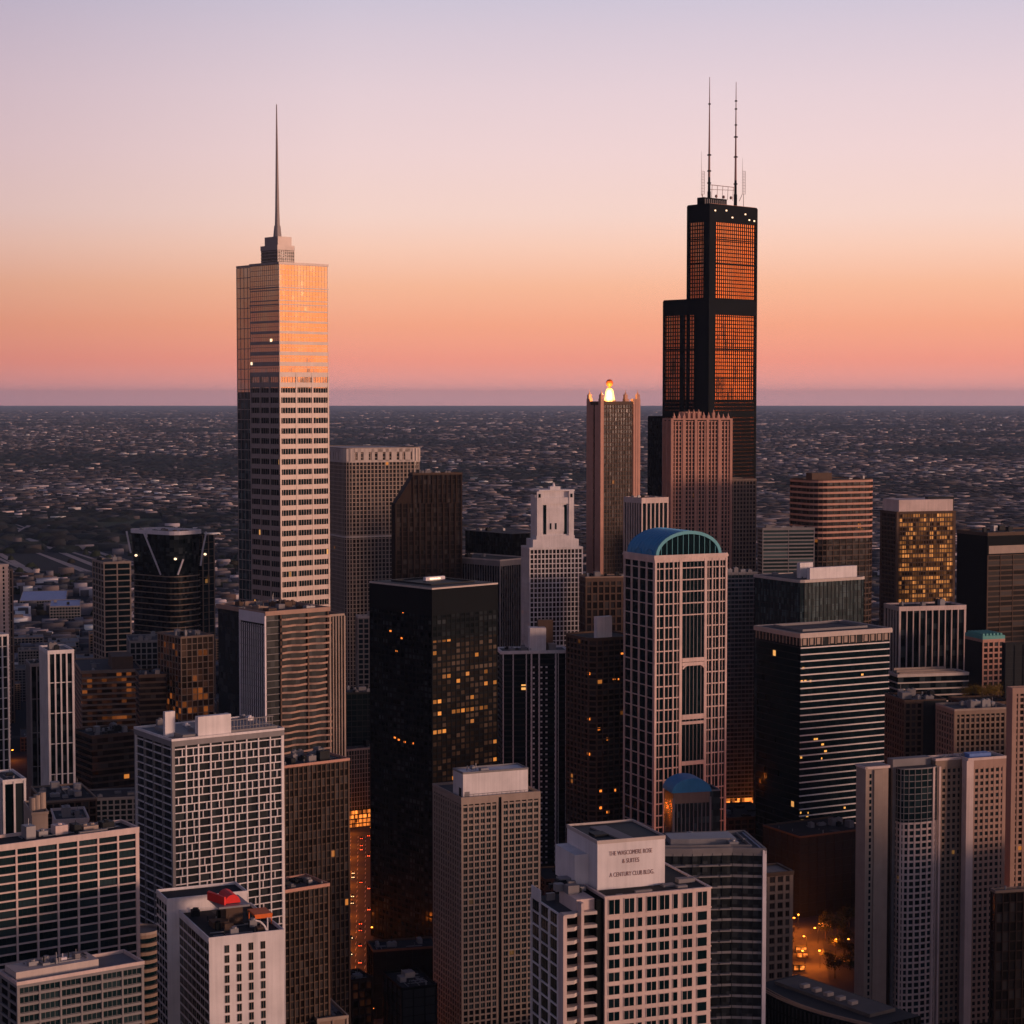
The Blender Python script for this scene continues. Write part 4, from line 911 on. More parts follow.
def vaulted():
    D = 1200
    t = T('blue_vaulted_tower', 'tall pinkish stone tower under a blue copper barrel vault with a teal arched end', 625, 655, 726, 557, D, 26)
    fr, a, b, z = t.fr, t.a, t.b, t.z; fh = 7.15
    t.body(G['dark'], 1.6, 3.57, name='glazing')
    cc = 0
    for k in (0, 1): t.part(MB().prism(fr, offs(t.out, 1.2 - k * .45), z - 1.1 - k * 2.4, z - k * 1.1 - .01 * k), 'cornice', M['pink'])
    zt = z - 7
    # front: side bays and the tall centre bay
    c0, c1 = a * .38, a * .70
    mb = MB()
    for u, w in ((0, 1.4), (.125, .8), (.25, .8), (.355, 1.8), (.705, 1.8), (.80, .8), (.90, .8), (1, 1.2)):
        x = min(max(a * u, w / 2 - .5), a + .5 - w / 2); mb.box(fr, x - w / 2, x + w / 2, -.95, .2, 0, z - 2)
    for u in (.06, .19, .31, .755, .85, .95): mb.box(fr, a * u - .18, a * u + .18, -.4, .2, 0, z - 3)
    for u in (0, .25, .5, .75, 1): mb.box(fr, -.9, .1, min(max(b * u, .4), b - .4) - .5, min(max(b * u, .4), b - .4) + .5, 0, z - 2)
    t.part(mb, 'pier', M['pink'])
    mb = MB(); k = 0; zz = zt
    while zz > 5:
        mb.box(fr, 0, c0 - .5, -.7, .1, zz - .7, zz); mb.box(fr, c1 + .5, a, -.7, .1, zz - .7, zz)
        if zz > zat(622, D): mb.box(fr, c0, c1, -.6, .1, zz - .7, zz)
        mb.box(fr, -.55, .1, 0, b, zz - .6, zz); mb.box(fr, a, a + .5, 0, b, zz - .6, zz); zz -= fh; k += 1
    for y0, y1 in ((660, 664), (717, 722), (724, 727), (764, 768)): mb.box(fr, c0, c1, -.85, .1, zat(y1, D), zat(y0, D))
    t.part(mb, 'spandrel', M['pink'])
    mb = MB()
    for i in range(1, 6): x = c0 + (c1 - c0) * i / 6; mb.box(fr, x - .16, x + .16, -.5, .1, 0, z - 4)
    t.part(mb, 'window_bar', M['grey'])
    def arch(f, x0, x1, y, zc, rise, th, dep, mat, nm, n=16):
        cx, r = (x0 + x1) / 2, (x1 - x0) / 2; mb = MB()
        for i in range(n):
            t0, t1 = math.pi * i / n, math.pi * (i + 1) / n
            P = lambda tt, k, yy: f(cx + (r + k) * math.cos(tt), yy, zc + (rise + k) * math.sin(tt))
            A0, A1, B0, B1 = P(t0, 0, y), P(t1, 0, y), P(t0, -th, y), P(t1, -th, y); a0, a1, b0, b1 = P(t0, 0, y + dep), P(t1, 0, y + dep), P(t0, -th, y + dep), P(t1, -th, y + dep)
            mb.face([A0, A1, B1, B0]); mb.face([A0, a0, a1, A1]); mb.face([B0, B1, b1, b0]); mb.face([a0, b0, b1, a1])
        return t.part(mb, nm, mat)
    arch(fr, c0, c1, -.95, zat(671, D), 3.6, 1.1, 1.0, M['pink'], 'stone_arch')
    mb = MB(); mb.box(fr, c0, c1, -.8, -.6, zat(668, D) , zat(664.5, D)); t.part(mb, 'spandrel', M['pink'])
    t.roof(M['roof'], M['pink'], z, ph=.9, o=.9)
    # the vault: runs back from the front
    v0, v1, rise = a * .04, a * .95, zat(530, D + 8) - z - 1.5; n = 20; cx, r = (v0 + v1) / 2, (v1 - v0) / 2; mb = MB()
    y0, y1 = 2.5, b + 1.0
    for i in range(n):
        t0, t1 = math.pi * i / n, math.pi * (i + 1) / n
        P = lambda tt, yy: fr(cx + r * math.cos(tt), yy, z + .5 + rise * math.sin(tt))
        mb.face([P(t0, y0), P(t0, y1), P(t1, y1), P(t1, y0)])
    for yy in np.linspace(y0 + 3, y1 - 1, 9):
        for i in range(n):
            t0, t1 = math.pi * i / n, math.pi * (i + 1) / n
            P = lambda tt, y, k: fr(cx + (r + k) * math.cos(tt), y, z + .5 + (rise + k) * math.sin(tt))
            mb.face([P(t0, yy, .25), P(t0, yy + .25, .25), P(t1, yy + .25, .25), P(t1, yy, .25)]); mb.face([P(t0, yy, 0), P(t0, yy, .25), P(t1, yy, .25), P(t1, yy, 0)])
    for yy in (y1,): mb.face([fr(cx + r * math.cos(math.pi * i / n), yy, z + .5 + rise * math.sin(math.pi * i / n)) for i in range(n + 1)][::-1])
    va = t.part(mb, 'barrel_vault', M['blue'])
    # side dormers
    for vv in (b * .25, b * .62):
        mb = MB(); n2 = 10; rr = 3.6
        for i in range(n2):
            t0, t1 = math.pi * i / n2, math.pi * (i + 1) / n2
            mb.face([fr(v0 - .6, vv + rr * math.cos(t0), z + .5 + rr * math.sin(t0)), fr(v0 + 7, vv + rr * math.cos(t0), z + .5 + rr * math.sin(t0)), fr(v0 + 7, vv + rr * math.cos(t1), z + .5 + rr * math.sin(t1)), fr(v0 - .6, vv + rr * math.cos(t1), z + .5 + rr * math.sin(t1))][::-1])
        mb.face([fr(v0 - .5, vv + rr * .93 * math.cos(math.pi * i / n2), z + .5 + rr * .93 * math.sin(math.pi * i / n2)) for i in range(n2 + 1)])
        t.part(mb, 'dormer', M['blue'])
    arch(fr, v0 - .4, v1 + .4, 1.6, z + .3, rise + .5, 2.0, 1.2, M['teal'], 'arch_rim')
    mb = MB(); mb.face([fr(cx + (r - 1.2) * math.cos(math.pi * i / n), y0, z + .5 + (rise - 1.2) * math.sin(math.pi * i / n)) for i in range(n + 1)], [(0.5, 0.5)] * (n + 1)); t.part(mb, 'fan_window', G['dark'])
    mb = MB()
    for i in range(1, 12): x = cx - r + 2 * r * i / 12; h = rise * math.sqrt(max(0, 1 - ((x - cx) / r) ** 2)); mb.box(fr, x - .14, x + .14, y0 - .3, y0 - .05, z + .5, z + max(h - .8, .8))
    t.part(mb, 'window_bar', M['teal'])
    # the lower annexe with its own small vault
    D2 = 1090
    q = T('blue_capped_annexe', 'small dark annexe with a blue curved cap at the foot of the blue vaulted tower', 664, 673, 720, 793, D2, 14, 'building')
    f, qa, qb, qz = q.fr, q.a, q.b, q.z
    q.body(G['teal'], 2, 3.5, name='glazing')
    q.part(MB().box(f, 0, qa * .78, -.6, 0, qz - 6, qz - .1), 'fascia', M['tan'])
    mb = MB()
    for i in range(10): u = qa * .78 * i / 9; mb.box(f, u - .2, u + .2, -.7, 0, 0, qz - 6)
    mb.box(f, -.4, .8, -.9, .3, 0, qz - 3); mb.box(f, qa * .78 - .3, qa * .78 + .7, -.9, .3, 0, qz - 3); q.part(mb, 'pier', M['grey'])
    mb = MB(); n = 14; rs = zat(779, D2) - qz
    pts = [(qa * .39 - qa * .42 * math.cos(math.pi * i / n), qz + rs * math.sin(math.pi * i / n)) for i in range(n + 1)]
    for i in range(n): mb.face([f(pts[i][0], -.9, pts[i][1]), f(pts[i + 1][0], -.9, pts[i + 1][1]), f(pts[i + 1][0], qb, pts[i + 1][1]), f(pts[i][0], qb, pts[i][1])])
    mb.face([f(x, -.9, zz) for x, zz in pts][::-1]); mb.face([f(x, qb, zz) for x, zz in pts]); q.part(mb, 'curved_cap', M['blue'])
    q.roof(M['roof'], M['grey'], ph=.7)
vaulted()

def striped_slab():
    D = 1230
    t = T('white_striped_slab_tower', 'black slab tower crossed by thin white horizontal stripes under a flat pale roof edge', 757, 801, 889, 634, D, 27)
    fr, a, b, z = t.fr, t.a, t.b, t.z
    t.body(G['dlit'], 3, 4.2, name='glazing')
    fh = 4.2; n = int(z / fh)
    mb = MB(); mk_ = MB()
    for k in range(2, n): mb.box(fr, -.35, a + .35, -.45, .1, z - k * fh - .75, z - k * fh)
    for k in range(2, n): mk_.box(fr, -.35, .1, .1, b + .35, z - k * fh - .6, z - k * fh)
    t.part(mb, 'white_stripe', M['white']); t.part(mk_, 'shaded_side_stripe', M['char'])  # left-side stripes coloured dark to imitate the shade on that face
    mb = MB()
    for i in range(1, 30): mb.box(fr, a * i / 30 - .08, a * i / 30 + .08, -.2, 0, 0, z - 6)
    t.part(mb, 'mullion', M['dark'])
    t.part(MB().prism(fr, offs(t.out, .35), z - 7.6, z - 2.5, cells=t.cells(t.out, 3.6), ztop=z, fh=5), 'top_storey', G['smoke'])
    mb = MB()
    for i in range(14): u = a * i / 13; mb.box(fr, u - .3, u + .3, -.75, -.3, z - 7.5, z - 2.5); v = b * i / 13; mb.box(fr, -.75, -.3, v - .3, v + .3, z - 7.5, z - 2.5)
    for i in range(13):
        u = a * (i + .5) / 13
        if i % 5 != 3: mb.box(fr, u - 1.2, u + 1.2, -.5, -.36, z - 7.0, z - 3.0)
    t.part(mb, 'top_storey_panel', M['beige'])
    t.part(MB().prism(fr, offs(t.out, 1.6), z - 2.5, z), 'roof_slab', M['cream'])
    t.roof(M['roofg'], M['cream'], ph=.5, o=1.4)
    mb = MB(); ring(mb, fr, rect(a * .12, a * .86, b * .2, b * .86), .6, z, z + 1.4); t.part(mb, 'roof_kerb', M['grey'])
    for px, py, w in ((798, 667, 1.4), (795, 680, 1.6), (800, 680, 1.6), (805, 680.5, 1.4), (858, 678, 1.6), (811, 739, 3), (818, 745, 2), (821, 752, 2), (817, 759, 1), (793, 756, 1.4), (787, 811, 1), (803, 815, 1.6), (798, 819, 2), (841, 811, 1.4), (804, 812, .8)):
        zz = zat(py, D + 5); u = max(.8, (px - 796) / 90 * a + .5); t.part(MB().box(fr, u - w / 2, u + w / 2, -.16, -.02, zz - .7, zz + .5), 'lit_window', E['warm'])
    # taller glass block behind, joined to it
    q = T('glass_block_with_white_roof_boxes', 'dark glass block with white roof boxes, behind the white striped slab tower', 755, 800, 866, 581, 1400, 30)
    q.out = [(0, 4), (1.3, 1.3), (4, 0), (q.a - 4, 0), (q.a - 1.2, 1.2), (q.a, 4), (q.a, q.b), (0, q.b)]
    q.body(G['teal'], 1.8, 4.4, name='glazing'); q.grid(M['char'], 4.4, .35, .2, 3.4, .3, .35, 0, q.z - 1)
    q.part(MB().prism(q.fr, offs(q.out, .7), q.z - 1.4, q.z), 'roof_slab', M['cream']); q.roof(M['roofg'], M['cream'], ph=.6, o=.6)
    q.boxon(807, 810, 857, 568, 1410, q.z, M['white']); q.boxon(797, 800, 813, 563, 1422, q.z, M['white'], 'lift_house'); q.units(72, 7, hs=(1, 3))
E['warm'] = plain('warm_room_glow', (.8, .5, .2), emit=(1, .46, .08), es=.9); E['warm'].cycles.emission_sampling = 'NONE'
striped_slab()
t = low('blue_grey_plinth', 'large dark plain building at the foot of the white striped slab tower', 764, 800, 868, 838, 1180, 28, M['char'], M['char'], fh=5, bh=.3, bay=6, pw=.25, seed=73, roofm=M['roof'], par=M['brown'])
t = low('low_striped_roof_block', 'low dark block with pale striped roof edges, below the black finned block', 888, 898, 968, 676, 1340, 13, G['black'], M['cream'], fh=4.4, bh=.9, pw=0, bo=.5, seed=74, units=0)
for k in range(3):
    y0 = t.b * (.12 + .28 * k); t.part(MB().box(t.fr, 2, t.a - 3 - k * 4, y0, y0 + 1.2, t.z, t.z + 1.8 + k), 'roof_rib', M['beige'])
for k in range(7):
    x0 = t.a * (k + .5) / 8; t.part(MB().box(t.fr, x0, x0 + 2.2, 3, t.b * .6, t.z + .1, t.z + 1.2), 'skylight', M['tan'])
t = low('patina_roofed_block', 'small block with a bright green copper roof and salmon front, near the right edge', 966, 983, 1004, 641, 1400, 18, G['brown'], M['salmon'], fh=4, bh=1.2, bay=4, pw=1.1, seed=75, units=0)
mb = MB().prism(t.fr, offs(t.out, .5), t.z + .8, t.z + 3.6)
for i in range(6): mb.box(t.fr, t.a * (i + .2) / 6, t.a * (i + .7) / 6, 1, t.b - 1, t.z + 3.6, t.z + 5)
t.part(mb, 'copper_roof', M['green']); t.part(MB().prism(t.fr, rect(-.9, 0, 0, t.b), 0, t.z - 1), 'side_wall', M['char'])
TERR = low('garden_terrace_block', 'low dark block with trees on its roof terrace, below the copper roofed block', 962, 966, 1012, 704, 1290, 12, G['brown'], M['brown'], units=0, roofm=M['roof'], seed=176, b=26)
t = low('grey_right_edge_block', 'plain dark grey block right of the small copper roofed one', 1003, 1006, 1050, 645, 1340, 12, M['char'], M['char'], seed=76, bay=6, bh=.4, pw=.3)
t = low('brown_courtyard_block', 'dark roofed block with one brick coloured end wall, above the three joined apartment slabs', 886, 905, 945, 702, 1070, 12, G['brown'], M['brown'], fh=3.4, bh=1, bay=3.2, pw=1.0, seed=77, roofm=M['roof'])
t.part(MB().box(t.fr, t.a * .45, t.a + .6, -.7, -.1, 0, t.z + .4), 'blank_wall', M['char'])
t = simple('tan_apartment_tower', 'tan gridded apartment tower behind the three joined slabs, topped by a thin pale rim', 937, 955, 1010, 711, 1040, 14, G['brown'], M['tan'], 3.1, .9, 3.0, .95, 78, units=6, par=M['beige'], roofm=M['roofg'], corner=1.6, topslab=2)
t = simple('rosy_edge_tower', 'rosy brown tower cut by the right edge beside the tan apartment tower', 1008, 1013, 1060, 690, 985, 16, G['brown'], M['rust'], 3.1, 1.0, 3.2, 1.2, 79, units=2, corner=2.4, topslab=2)
t = low('curved_dark_edge_block', 'dark block at the lower right edge with a stone parapet', 992, 996, 1070, 893, 800, 14, G['brown'], M['darkbrown'], seed=80, par=M['tan'], bh=.5, bay=3, pw=.4, roofm=M['roofg'])

# ------------------------------------------------------------ foreground
def big_grid():
    D = 600
    t = T('large_white_gridded_building', 'large white framed building of dark square windows filling the lower left corner', -90, -70, 137, 857, D, 34.6, b=13)
    fr, a, b, z = t.fr, t.a, t.b, t.z; fh, n = 2.80, round(t.a / 6.45); bay = a / n
    t.part(MB().box(fr, .1, a - .1, .1, b, -.5, z - .1, bot=False), 'wall', M['dark'])
    t.grid(M['pink'], fh, .50, .42, bay, .62, .5, z - 75, z, corner=1.2, topslab=1.0, edges=(0, 1))
    sp = []
    for k in range(26):
        for i in range(n): sp.append((fr, bay * (i + .5), .08, z - k * fh - .5 - (fh - .5) / 2 - (.25 if k == 0 else 0), t.phi, bay - .7, fh - .6 - (.5 if k == 0 else 0), 4))
    windows(t, sp, G['grey'], M['char'])
    t.roof(M['roof'], M['pink'], ph=1.0, o=.6)
    t.units(81, 26, outl=rect(a * .45, a - 2, 4, b), mats=[M['unit'], M['beige'], M['char'], M['pink']], hs=(1, 4.5), sz=(3, 9))
    t.part(MB().box(fr, a * .72, a * .86, 1.5, 2.6, z + .1, z + 1.3), 'duct', M['roofl'])
big_grid()
def lower_grid():
    D = 560
    t = T('grey_wing_building', 'grey gridded building with roof clutter, in front of the large white one', 5, 18, 142, 985, D, 34, b=14)
    fr, a, b, z = t.fr, t.a, t.b, t.z; fh = 2.8; n = round(a / 6.0); bay = a / n
    t.part(MB().box(fr, .1, a - .1, .1, b, -.5, z - .1, bot=False), 'wall', M['dark'])
    t.grid(M['grey'], fh, .7, .35, bay, .5, .45, z - 60, z, corner=.8, topslab=.9)
    windows(t, wgrid(t, 'F', bay, fh, bay - .6, fh - .85, z1=z, dz=fh / 2 + .35, off=.08, split=4)[:60], G['grey'], M['grey'])
    t.roof(M['roofl'], M['pink'], ph=1.0, o=.6)
    m = MB().box(fr, a * .02, a * .68, b * .25, b * .9, z, z + 2.6, bot=False); t.part(m, 'raised_roof', M['cream'])
    t.units(83, 16, z=z + 2.6, outl=rect(a * .02, a * .66, b * .25, b * .9), mats=[M['roofl'], M['unit'], M['whitem']], hs=(.6, 1.8), sz=(1.5, 5))
lower_grid()
def cyl():
    D = 690
    z = zat(931, D); x = xat(141, D, z)
    r = 6.5
    root = bpy.data.objects.new('curved_balcony_tower', None); C.objects.link(root); root.location = (x, D, 0); bpy.context.view_layer.update()
    tag(root, 'round tower of brown curved balconies squeezed behind the large white gridded building', 'apartment tower')
    o = [(r * math.cos(2 * math.pi * i / 28), r * math.sin(2 * math.pi * i / 28)) for i in range(28)]; f = Fr(x, D, 0)
    MB().prism(f, [(p[0] * .82, p[1] * .82) for p in o], -.5, z - .5, cells=[1] * 28, ztop=z, fh=3, bot=False).build('glazing', G['dark'], root)
    mb = MB(); k = 0
    while z - k * 3 > 60: mb.prism(f, o, z - k * 3 - 1.2, z - k * 3); k += 1
    mb.build('balcony_ring', M['tan'], root)
    mb = MB(); ring(mb, f, o, .3, z, z + .9); mb.build('parapet', M['beige'], root)
    FOOT.append(('cyl', [(x - r, D - r), (x + r, D - r), (x + r, D + r), (x - r, D + r)], z))
cyl()
def lattice():
    D = 750
    t = T('white_lattice_tower', 'white lattice fronted apartment block with glass rooms and a white box on its roof', 137, 173, 281, 741, D, 34)
    fr, a, b, z = t.fr, t.a, t.b, t.z; fh = 3.05
    t.body(G['smoke'], 2.2, fh, name='glazing')
    t.grid(M['white'], fh, .42, .75, a / 9, .50, .85, 60, z, topslab=2.0, corner=.9, edges=(0, 1, 2))
    t.grid(M['grey'], fh, .35, .4, b / 4, .5, .9, 60, z, topslab=2.1, corner=.8, edges=(3,), name='side_frame')
    rnd = random.Random(8); mb = MB()
    for k in range(1, 30):
        for i in range(9):
            if rnd.random() < .55: u = a * (i + rnd.uniform(.3, .7)) / 9; mb.box(fr, u - .18, u + .18, -.7, 0, z - (k + 1) * fh, z - k * fh - .4)
    t.part(mb, 'balcony_post', M['white'])
    t.roof(M['roofl'], M['white'], ph=.9, o=1.0)
    t.boxon(195, 198, 231, 717, D + 6, z, M['white']); t.boxon(163, 165, 175, 712, D + 8, z, M['white'], 'lift_house')
    t.part(MB().box(fr, a * .10, a * .98, 1.2, b * .8, z, z + 1.6), 'roof_terrace', M['grey'])
    mb = MB()
    for i in range(14): u = a * (.55 + .03 * i); mb.box(fr, u - .1, u + .1, 2.0, 2.2, z, z + 5.4)
    mb.box(fr, a * .55, a * .95, 1.9, 2.3, z + 5.2, z + 5.5); mb.box(fr, a * .55, a * .95, 2, 2.2, z + 2.6, z + 2.8); t.part(mb, 'roof_screen', M['grey'])
    t.units(85, 14, mats=[M['unit'], M['roofl'], M['white']], hs=(1.5, 3.5), sz=(2, 5))
lattice()
def white_block():
    D = 580
    t = T('blank_walled_white_block', 'white block with narrow window columns, below the white lattice tower', 179, 209, 284, 941, D, 24)
    fr, a, b, z = t.fr, t.a, t.b, t.z; fh = 3.0
    t.part(MB().box(fr, 0, a, 0, b, -.5, z, bot=False), 'wall', M['white'])
    sp = []
    for k in range(12):
        for u in (.235, .395, .555, .715): sp.append((fr, a * u, -.02, z - 3.0 - k * fh, t.phi, 1.45, 2.3, 2))
    for k in range(12):
        for i in range(7): sp.append((fr, -.02, b * (i + .5) / 7.2 + .3, z - 2.2 - k * fh, t.phi - math.pi / 2, b / 7.2 - .5, 2.2, 2))
    windows(t, sp, G['grey'], M['tan'])

    mb = MB(); mb.face([fr(x, y, z + .05) for x, y in rect(.3, a - .3, .3, b - .3)]); t.part(mb, 'roof', M['roof'])
    mb = MB(); ring(mb, fr, offs(t.out, .12), .4, z - .3, z + 1.0); t.part(mb, 'parapet', M['white'])
    # rear wing, taller, with a blank front
    w = rect(-3.8, a * .95, b, b + 13); zw = zat(905, D + 26)
    t.part(MB().prism(fr, w, -.5, zw, bot=False), 'rear_wing', M['white'])
    mb = MB()
    for k in range(14):
        for i in range(4): v = b + 13 * (i + .5) / 4; zz = zw - 2.4 - k * fh; mb.box(fr, -3.86, -3.78, v - 1.2, v + 1.2, zz - 1, zz + 1.1)
    t.part(mb, 'wing_window', G['grey'])
    mb = MB(); mb.face([fr(x, y, zw + .05) for x, y in offs(w, -.3)]); t.part(mb, 'roof', M['roof'])
    mb = MB(); ring(mb, fr, offs(w, .1), .4, zw - .2, zw + .9); t.part(mb, 'parapet', M['white'])
    # roof furniture: hut, deck, arched vent
    hx = a * .42
    t.part(MB().box(fr, hx, hx + 5.2, b * .45, b * .45 + 6, z, z + 5.2, bot=False).box(fr, hx - 5, hx, b * .35, b * .35 + 5, z + .1, z + 1.9), 'stair_hut', M['brown'])
    t.part(MB().box(fr, hx - 2.5, hx + 7.2, b * .45 - 1, b * .8, z + 5.2, z + 5.8), 'deck', M['unit'])
    mb = MB(); pts = [(a * .66 + 2.4 * math.sin(w_), 2.0, z + .3 + 5 * (1 - math.cos(w_)) * .6) for w_ in np.linspace(0, 1.7, 7)]
    base = fr(a * .80, 1.6, z)
    mb.bar(base, (base[0], base[1], z + 4.6), .22, 0, 6)
    prev = base
    for q in ((-.9, 2.2), (-2.2, 3.6), (-3.8, 4.2)): p = fr(a * .80 + q[0], 1.6, z + q[1]); mb.bar(prev, p, .28, 0, 6); prev = p
    t.part(mb, 'vent_pipe', M['white'])
    t.units(86, 10, mats=[M['char'], M['brown'], M['unit'], M['dark']], hs=(.8, 2.4), sz=(1.5, 4))
    # the canopy and the tarp are things of their own, resting on the roof
    def thing(nm, lab, cat, mb, mat):
        o = mb.build(nm, mat); tag(o, lab, cat)
    mb = MB(); zc = z + 6.0; n = 10; x0, x1, y0, y1 = hx + .2, hx + 5.0, b * .5, b * .74
    for i in range(n):
        t0, t1 = math.pi * i / n, math.pi * (i + 1) / n; cx, r = (x0 + x1) / 2, (x1 - x0) / 2
        P = lambda tt, yy: fr(cx + r * math.cos(tt), yy, zc + 2.6 * math.sin(tt))
        mb.face([P(t0, y0), P(t0, y1), P(t1, y1), P(t1, y0)])
    for yy, rv in ((y0, 1), (y1, -1)): mb.face([fr(x0 / 2 + x1 / 2 + (x1 - x0) / 2 * math.cos(math.pi * i / n), yy, zc + 2.6 * math.sin(math.pi * i / n)) for i in range(n + 1)][::rv])
    mb.prism(fr, [(x0 - 3.6, y1 - 1), (x0 - .6, y0 - 1.2), (x0 - .1, y0 - 1), (x0 - 2.6, y1 + .5)], zc - .1, zc + 2.4)
    thing('red_canopy', 'bright red canvas canopy on the dark roof of the white block at lower left', 'canopy', mb, M['red'])
    mb = MB().box(fr, hx + 7.4, hx + 13, b * .3, b * .52, z + 3.0, z + 3.5)
    for u in (hx + 7.6, hx + 12.6):
        for v in (b * .31, b * .5): mb.box(fr, u, u + .25, v, v + .25, z, z + 3.0)
    mb.box(fr, hx + 7.5, hx + 12.9, b * .3 - .06, b * .3, z + 2.2, z + 3.0)
    thing('orange_shelter', 'small orange topped shelter right of the red canopy on the same roof', 'shelter', mb, M['orange'])
white_block()

def sign_building():
    D = 430
    t = T('pink_sign_building', 'pink gridded building with a big lettered roof box and balconies down its left corner', 560, 605, 711, 898, D, 20)
    fr, a, b, z = t.fr, t.a, t.b, t.z; fh = 2.92
    t.part(MB().box(fr, 0, a, 0, b, -.5, z - .05, bot=False), 'wall', M['pink'])
    cols = [(.085, 2.3, 2), (.225, 2.1, 2), (.325, 1.05, 1), (.435, 2.1, 2), (.555, 2.1, 2), (.66, 1.05, 1), (.775, 2.1, 2), (.915, 2.1, 1)]
    sp = []
    for k in range(12):
        for u, w, s_ in cols:
            h = 3.4 if k == 0 else 2.15; zz = z - 2.15 if k == 0 else z - 2.2 - .75 - k * fh - .1; w *= 1.2
            if k > 0 and u > .9: w = 2.5
            sp.append((fr, a * u, -.04, zz, t.phi, w, h, 2 if (k == 0 and u > .9) else s_))
    windows(t, sp, G['dark'], M['pink'])
    mb = MB()
    for k in range(1, 13): mb.box(fr, -.1, a + .12, -.14, 0, z - k * fh - 1.42, z - k * fh - 1.12)
    t.part(mb, 'sill_course', M['pink'])
    t.roof(M['roof'], M['pink'], ph=.35, o=.2)
    # the black recess and the balcony wing on the left
    t.part(MB().box(fr, -1.8, -.0, .6, b - 2, -.5, z - .4, bot=False), 'recess', M['dark'])
    zw = z - 3.2; x1, x0 = -1.8, -10.0
    t.part(MB().box(fr, x0 + .2, x1, 1.8, 19, -.5, zw - .2, bot=False), 'balcony_wing', M['dark'])
    t.part(MB().box(fr, x1 - 4.2, x1, 1.7, 12, zw - .2, z - .3, bot=False), 'wing_top', M['pink'])
    mb = MB()
    for k in range(14):
        zz = zw - k * fh + .2
        mb.prism(fr, [(x0 + .2, 1.9), (x0 + .2, -.6), (x0 + 2.6, -.6), (x0 + 4.0, .6), (x1 - 3.9, .6), (x1 - 3.9, 1.9)], zz - .55, zz + .25)
        mb.prism(fr, [(x1 - 3.4, 1.9), (x1 - 3.4, -.2), (x1 - .1, -.2), (x1 - .1, 1.9)], zz - .35, zz + .35)
    t.part(mb, 'balcony', M['cream'])
    t.part(MB().box(fr, x0 - .1, x0 + .75, -.9, 2.0, 0, zw + .3).box(fr, x1 - 3.95, x1 - 3.3, -.5, 2, 0, z - .6), 'white_pier', M['pink'])
    mb = MB(); S0 = x0 - .05
    for k in range(15): mb.box(fr, S0, S0 + .3, 2, 19.2, zw - k * fh - .25, zw - k * fh + .15)
    for v in (2.1, 7.5, 13.2, 18.6): mb.box(fr, S0 - .12, S0 + .3, v, v + .6, 0, zw - .3)
    mb.box(fr, S0, S0 + .25, 13.3, 19, zw, zw + 2.6)
    t.part(mb, 'side_frame', M['white'])
    mb = MB()
    for k in range(14):
        for v in (4.6, 10.2, 15.8):
            for j in (-1, 0, 1): mb.box(fr, S0 + .06, S0 + .2, v + j * 1.5 - .55, v + j * 1.5 + .55, zw - k * fh - fh + .35, zw - k * fh - .45)
    t.part(mb, 'side_window', G['grey'])
    mb = MB(); mb.face([fr(x, y, zw - .1) for x, y in rect(x0 + .3, x1, 2, 19)]); t.part(mb, 'roof', M['roofg'])
    # roof box with lettering
    s_, f, sa, sb, sz = t.boxon(567, 597.5, 665, 843, D + 6.5, z, M['white'], 'roof_box')
    mb = MB(); ring(mb, f, offs(rect(0, sa, 0, sb), .1), .25, sz - .3, sz + .5); t.part(mb, 'parapet', M['cream'])
    mb = MB(); mb.face([f(x, y, sz + .04) for x, y in rect(.2, sa - .2, .2, sb - .2)]); mb.box(f, sa * .1, sa * .3, sb * .3, sb * .5, sz, sz + .5); t.part(mb, 'roof', M['char'])
    t.part(MB().prism(f, [(sa * .35, .6), (sa * .55, .6), (sa * .5, sb * .8), (sa * .25, sb * .8)], sz + .06, sz + .4), 'roof_plate', M['roofl'])
    t.part(MB().box(f, -3.2, 0, sb * .3, sb * .95, z, z + 7), 'roof_box_annexe', M['white'])
    for body, cxf, zf, size in (("THE WASCOMERE ROSE", .49, .71, 1.42), ("& SUITES", .49, .535, 1.42), ("A CENTURY CLUB BLDG.", .51, .26, 1.42)):
        cu = bpy.data.curves.new('lettering', 'FONT'); cu.body = body; cu.size = size; cu.align_x = 'CENTER'; cu.extrude = .03; cu.materials.append(M['text'])
        o = bpy.data.objects.new('lettering', cu); C.objects.link(o); bpy.context.view_layer.update()
        wd = o.dimensions[0]; tgt = sa * {.71: .64, .535: .25, .26: .66}[zf]
        me = bpy.data.meshes.new_from_object(o); bpy.data.objects.remove(o)
        o = bpy.data.objects.new('lettering', me); C.objects.link(o); o.parent = t.root
        p = f(sa * cxf, -.06, z + (sz - z) * zf)
        o.matrix_local = t.root.matrix_world.inverted() @ (Matrix.Translation(p) @ Matrix.Rotation(t.phi, 4, 'Z') @ Matrix.Rotation(R(90), 4, 'X') @ Matrix.Diagonal((tgt / wd, 1, 1, 1)))
        o.data.materials.clear(); o.data.materials.append(M['text'])
    rnd = random.Random(3)
    for i in range(12):
        x, y, w, d, h = rnd.uniform(x0 + 1, -3), rnd.uniform(3.5, 15), rnd.uniform(1, 3.4), rnd.uniform(.8, 2.6), rnd.uniform(.5, 1.8)
        t.part(MB().box(fr, x, x + w, y, y + d, zw - .1 if x + w < x1 - 4.3 else z - .3, (zw if x + w < x1 - 4.3 else z) + h), 'rooftop_unit', rnd.choice([M['unit'], M['roofl'], M['char']]))
    for x, y, w, d, h in ((a * .62, 4, 3, 2, .5), (a * .72, 2, 2.4, 1.2, .6), (a * .8, 6, 4, 2, 1), (a * .3, .9, 4, .8, .7), (a * .12, .6, 1.6, .8, .3)): t.part(MB().box(fr, x, x + w, y, y + d, z, z + h), 'rooftop_unit', M['roofl'])
sign_building()

